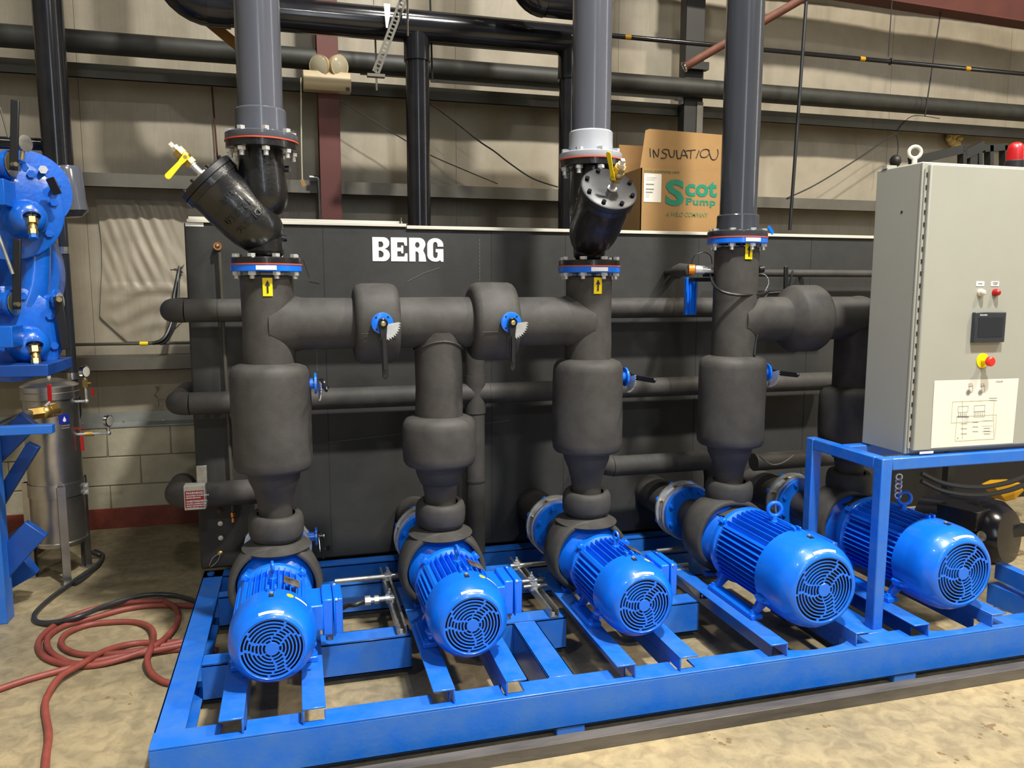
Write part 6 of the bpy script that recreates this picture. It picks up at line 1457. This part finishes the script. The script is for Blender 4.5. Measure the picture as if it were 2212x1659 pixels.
obj('handle', MB().bar(at(155, 926, Y=Yg-0.02), at(182, 925, Y=Yg-0.02), 0.008, 0.006), 'red', t, label='red lever handle lying flat')

# black cable pair hanging from the wall at left
cable3([at(388, 578, Y=5.74), at(384, 600, Y=5.70), at(376, 640, Y=5.66), at(372, 690, Y=5.6), at(355, 730, Y=5.54), at(330, 742, Y=5.53)], 0.012, 'black', 'thick black cable bending down from the hole in the wall at left')
cable3([at(386, 584, Y=5.73), at(384, 640, Y=5.64), at(378, 700, Y=5.58), at(360, 735, Y=5.545), at(346, 743, Y=5.54)], 0.010, 'black', 'second black cable bending down close beside the first one')
mb = MB(); rnd = random.Random(9)
for k in range(16):
    c = at(388, 582, Y=5.755); a_ = rnd.uniform(0, 6.28); mb.bar(c, c+Vector((math.cos(a_)*rnd.uniform(0.02, 0.06), -0.005, math.sin(a_)*rnd.uniform(0.02, 0.05))), 0.004, 0.003)
obj('torn_edge', mb, 'ink', wall)
mb = MB()
for k in range(14):
    c = at(340+rnd.uniform(-6, 6), 860+rnd.uniform(-22, 22), Y=5.765); a_ = rnd.uniform(0, 6.28); mb.bar(c, c+Vector((math.cos(a_)*0.03, -0.005, math.sin(a_)*0.03)), 0.003, 0.002)
obj('torn_patch', mb, 'girt', wall)
a = at(311, 742, Y=5.55)
t = thing('wall_cable', 'grey cable with a yellow sleeve lying on the lower girt', 'cable', (a.x, 5.55, a.z))
obj('cable', MB().cyl((a.x-1.6, 5.55, a.z), (a.x-0.02, 5.55, a.z), 0.010, 10).cyl((a.x+0.02, 5.55, a.z), (a.x+0.4, 5.55, a.z), 0.010, 10), 'girt_dark', t)
obj('sleeve', MB().cyl((a.x-0.025, 5.55, a.z), (a.x+0.025, 5.55, a.z), 0.013, 10), 'yellow', t, label='yellow sleeve')

# =================================================================== HOSES ON THE FLOOR
def floor_hose(pts, r, m, label, lift=None, sm=8):
    P = []
    for i, p in enumerate(pts):
        z = p[2] if len(p) > 2 else r
        q = at(p[0], p[1], Z=z); P.append((q.x, q.y, z))
    return tag(obj('hose', MB().tube(P, r, 14, smooth=sm), m), label, 'hose')
rh_ = 0.0138
t = floor_hose([(-700, 1720), (-380, 1610), (-160, 1545), (-60, 1512), (0, 1488), (60, 1468), (125, 1450), (200, 1430), (290, 1412), (360, 1405), (400, 1402), (470, 1405)], rh_, 'hose_red', 'red hose end running straight off the left edge and under the skid')
t = floor_hose([(-300, 2150), (-60, 1900), (40, 1790), (90, 1700), (100, 1630), (105, 1585), (97, 1530), (104, 1500, 0.02), (130, 1462, 0.034), (175, 1435, 0.036), (230, 1405, 0.03), (290, 1390), (350, 1388), (400, 1386), (460, 1380)], rh_, 'hose_red', 'red hose leaving the bottom edge and curving to the skid')
t = floor_hose([(430, 1310, 0.014), (385, 1308, 0.014), (330, 1308, 0.014), (270, 1316, 0.014), (200, 1335, 0.014), (140, 1352, 0.014), (105, 1375, 0.014), (104, 1400, 0.014), (125, 1420, 0.014), (165, 1434, 0.012), (230, 1430, 0.012), (300, 1412, 0.026), (370, 1398, 0.03), (420, 1388, 0.03)], rh_, 'hose_red', 'middle loop of red hose with its upper strand running under the skid')
t = floor_hose([(352, 1298, 0.028), (300, 1300, 0.028), (240, 1306, 0.022), (170, 1326, 0.012), (120, 1350, 0.012), (88, 1378, 0.012), (84, 1402), (105, 1424), (160, 1438), (220, 1434, 0.016), (300, 1410, 0.03), (340, 1392, 0.04), (372, 1362, 0.03), (386, 1335, 0.024), (378, 1312, 0.026), (352, 1298, 0.028)], rh_, 'hose_red', 'outermost closed loop of the coiled red hose')
t = floor_hose([(420, 1380, 0.024), (330, 1400, 0.024), (250, 1412, 0.02), (180, 1414, 0.014), (145, 1404), (132, 1388), (145, 1368), (190, 1350), (240, 1344), (290, 1344, 0.012), (322, 1354, 0.02), (332, 1372, 0.034), (326, 1400, 0.045), (318, 1425, 0.035), (326, 1452, 0.02), (345, 1468), (368, 1476), (420, 1480)], rh_, 'hose_red', 'innermost loop of red hose bending down to the skid corner')
t = floor_hose([(205, 1190, 0.03), (222, 1200, 0.02), (212, 1218, 0.03), (185, 1238, 0.03), (150, 1262, 0.02), (110, 1292, 0.014), (80, 1320, 0.012), (74, 1336, 0.012), (86, 1345, 0.012), (120, 1344, 0.028), (170, 1332, 0.045), (230, 1308, 0.045), (290, 1290, 0.045), (340, 1284, 0.03), (385, 1288, 0.012), (430, 1302, 0.012)], 0.0125, 'rubber', 'black rubber hose from the canister looping over the red hose to the skid')
t = floor_hose([(180, 1185, 0.04), (195, 1192, 0.04), (208, 1196, 0.03), (222, 1204, 0.012), (205, 1228, 0.012), (180, 1250, 0.012), (160, 1262, 0.012)], 0.0115, 'rubber', 'short black rubber hose behind the canister legs')
# floor slab joint under the skid
obj('trim_9', MB().box((0.42, 0.5, 0.0), (0.424, 5.7, 0.0008)), 'mortar', kind='structure')

mb = MB(); rnd = random.Random(21)
for (cx_, cy_, n_) in ((2140, 1580, 12), (2195, 1512, 8), (2060, 1640, 6), (1545, 1600, 6), (260, 1512, 5), (1760, 1560, 4)):
    for k in range(n_):
        q = at(cx_+rnd.uniform(-32, 32), cy_+rnd.uniform(-16, 16), Z=0)
        if 2.46 > q.y or q.x < -0.55: mb.lathe((q.x, q.y, 0.0002), (0, 0, 1), [(0, rnd.uniform(0.004, 0.011)), (0.0004, 0.004)], 8)
obj('stain', mb, 'stain_brown', bpy.data.objects['floor'], kind='stuff')
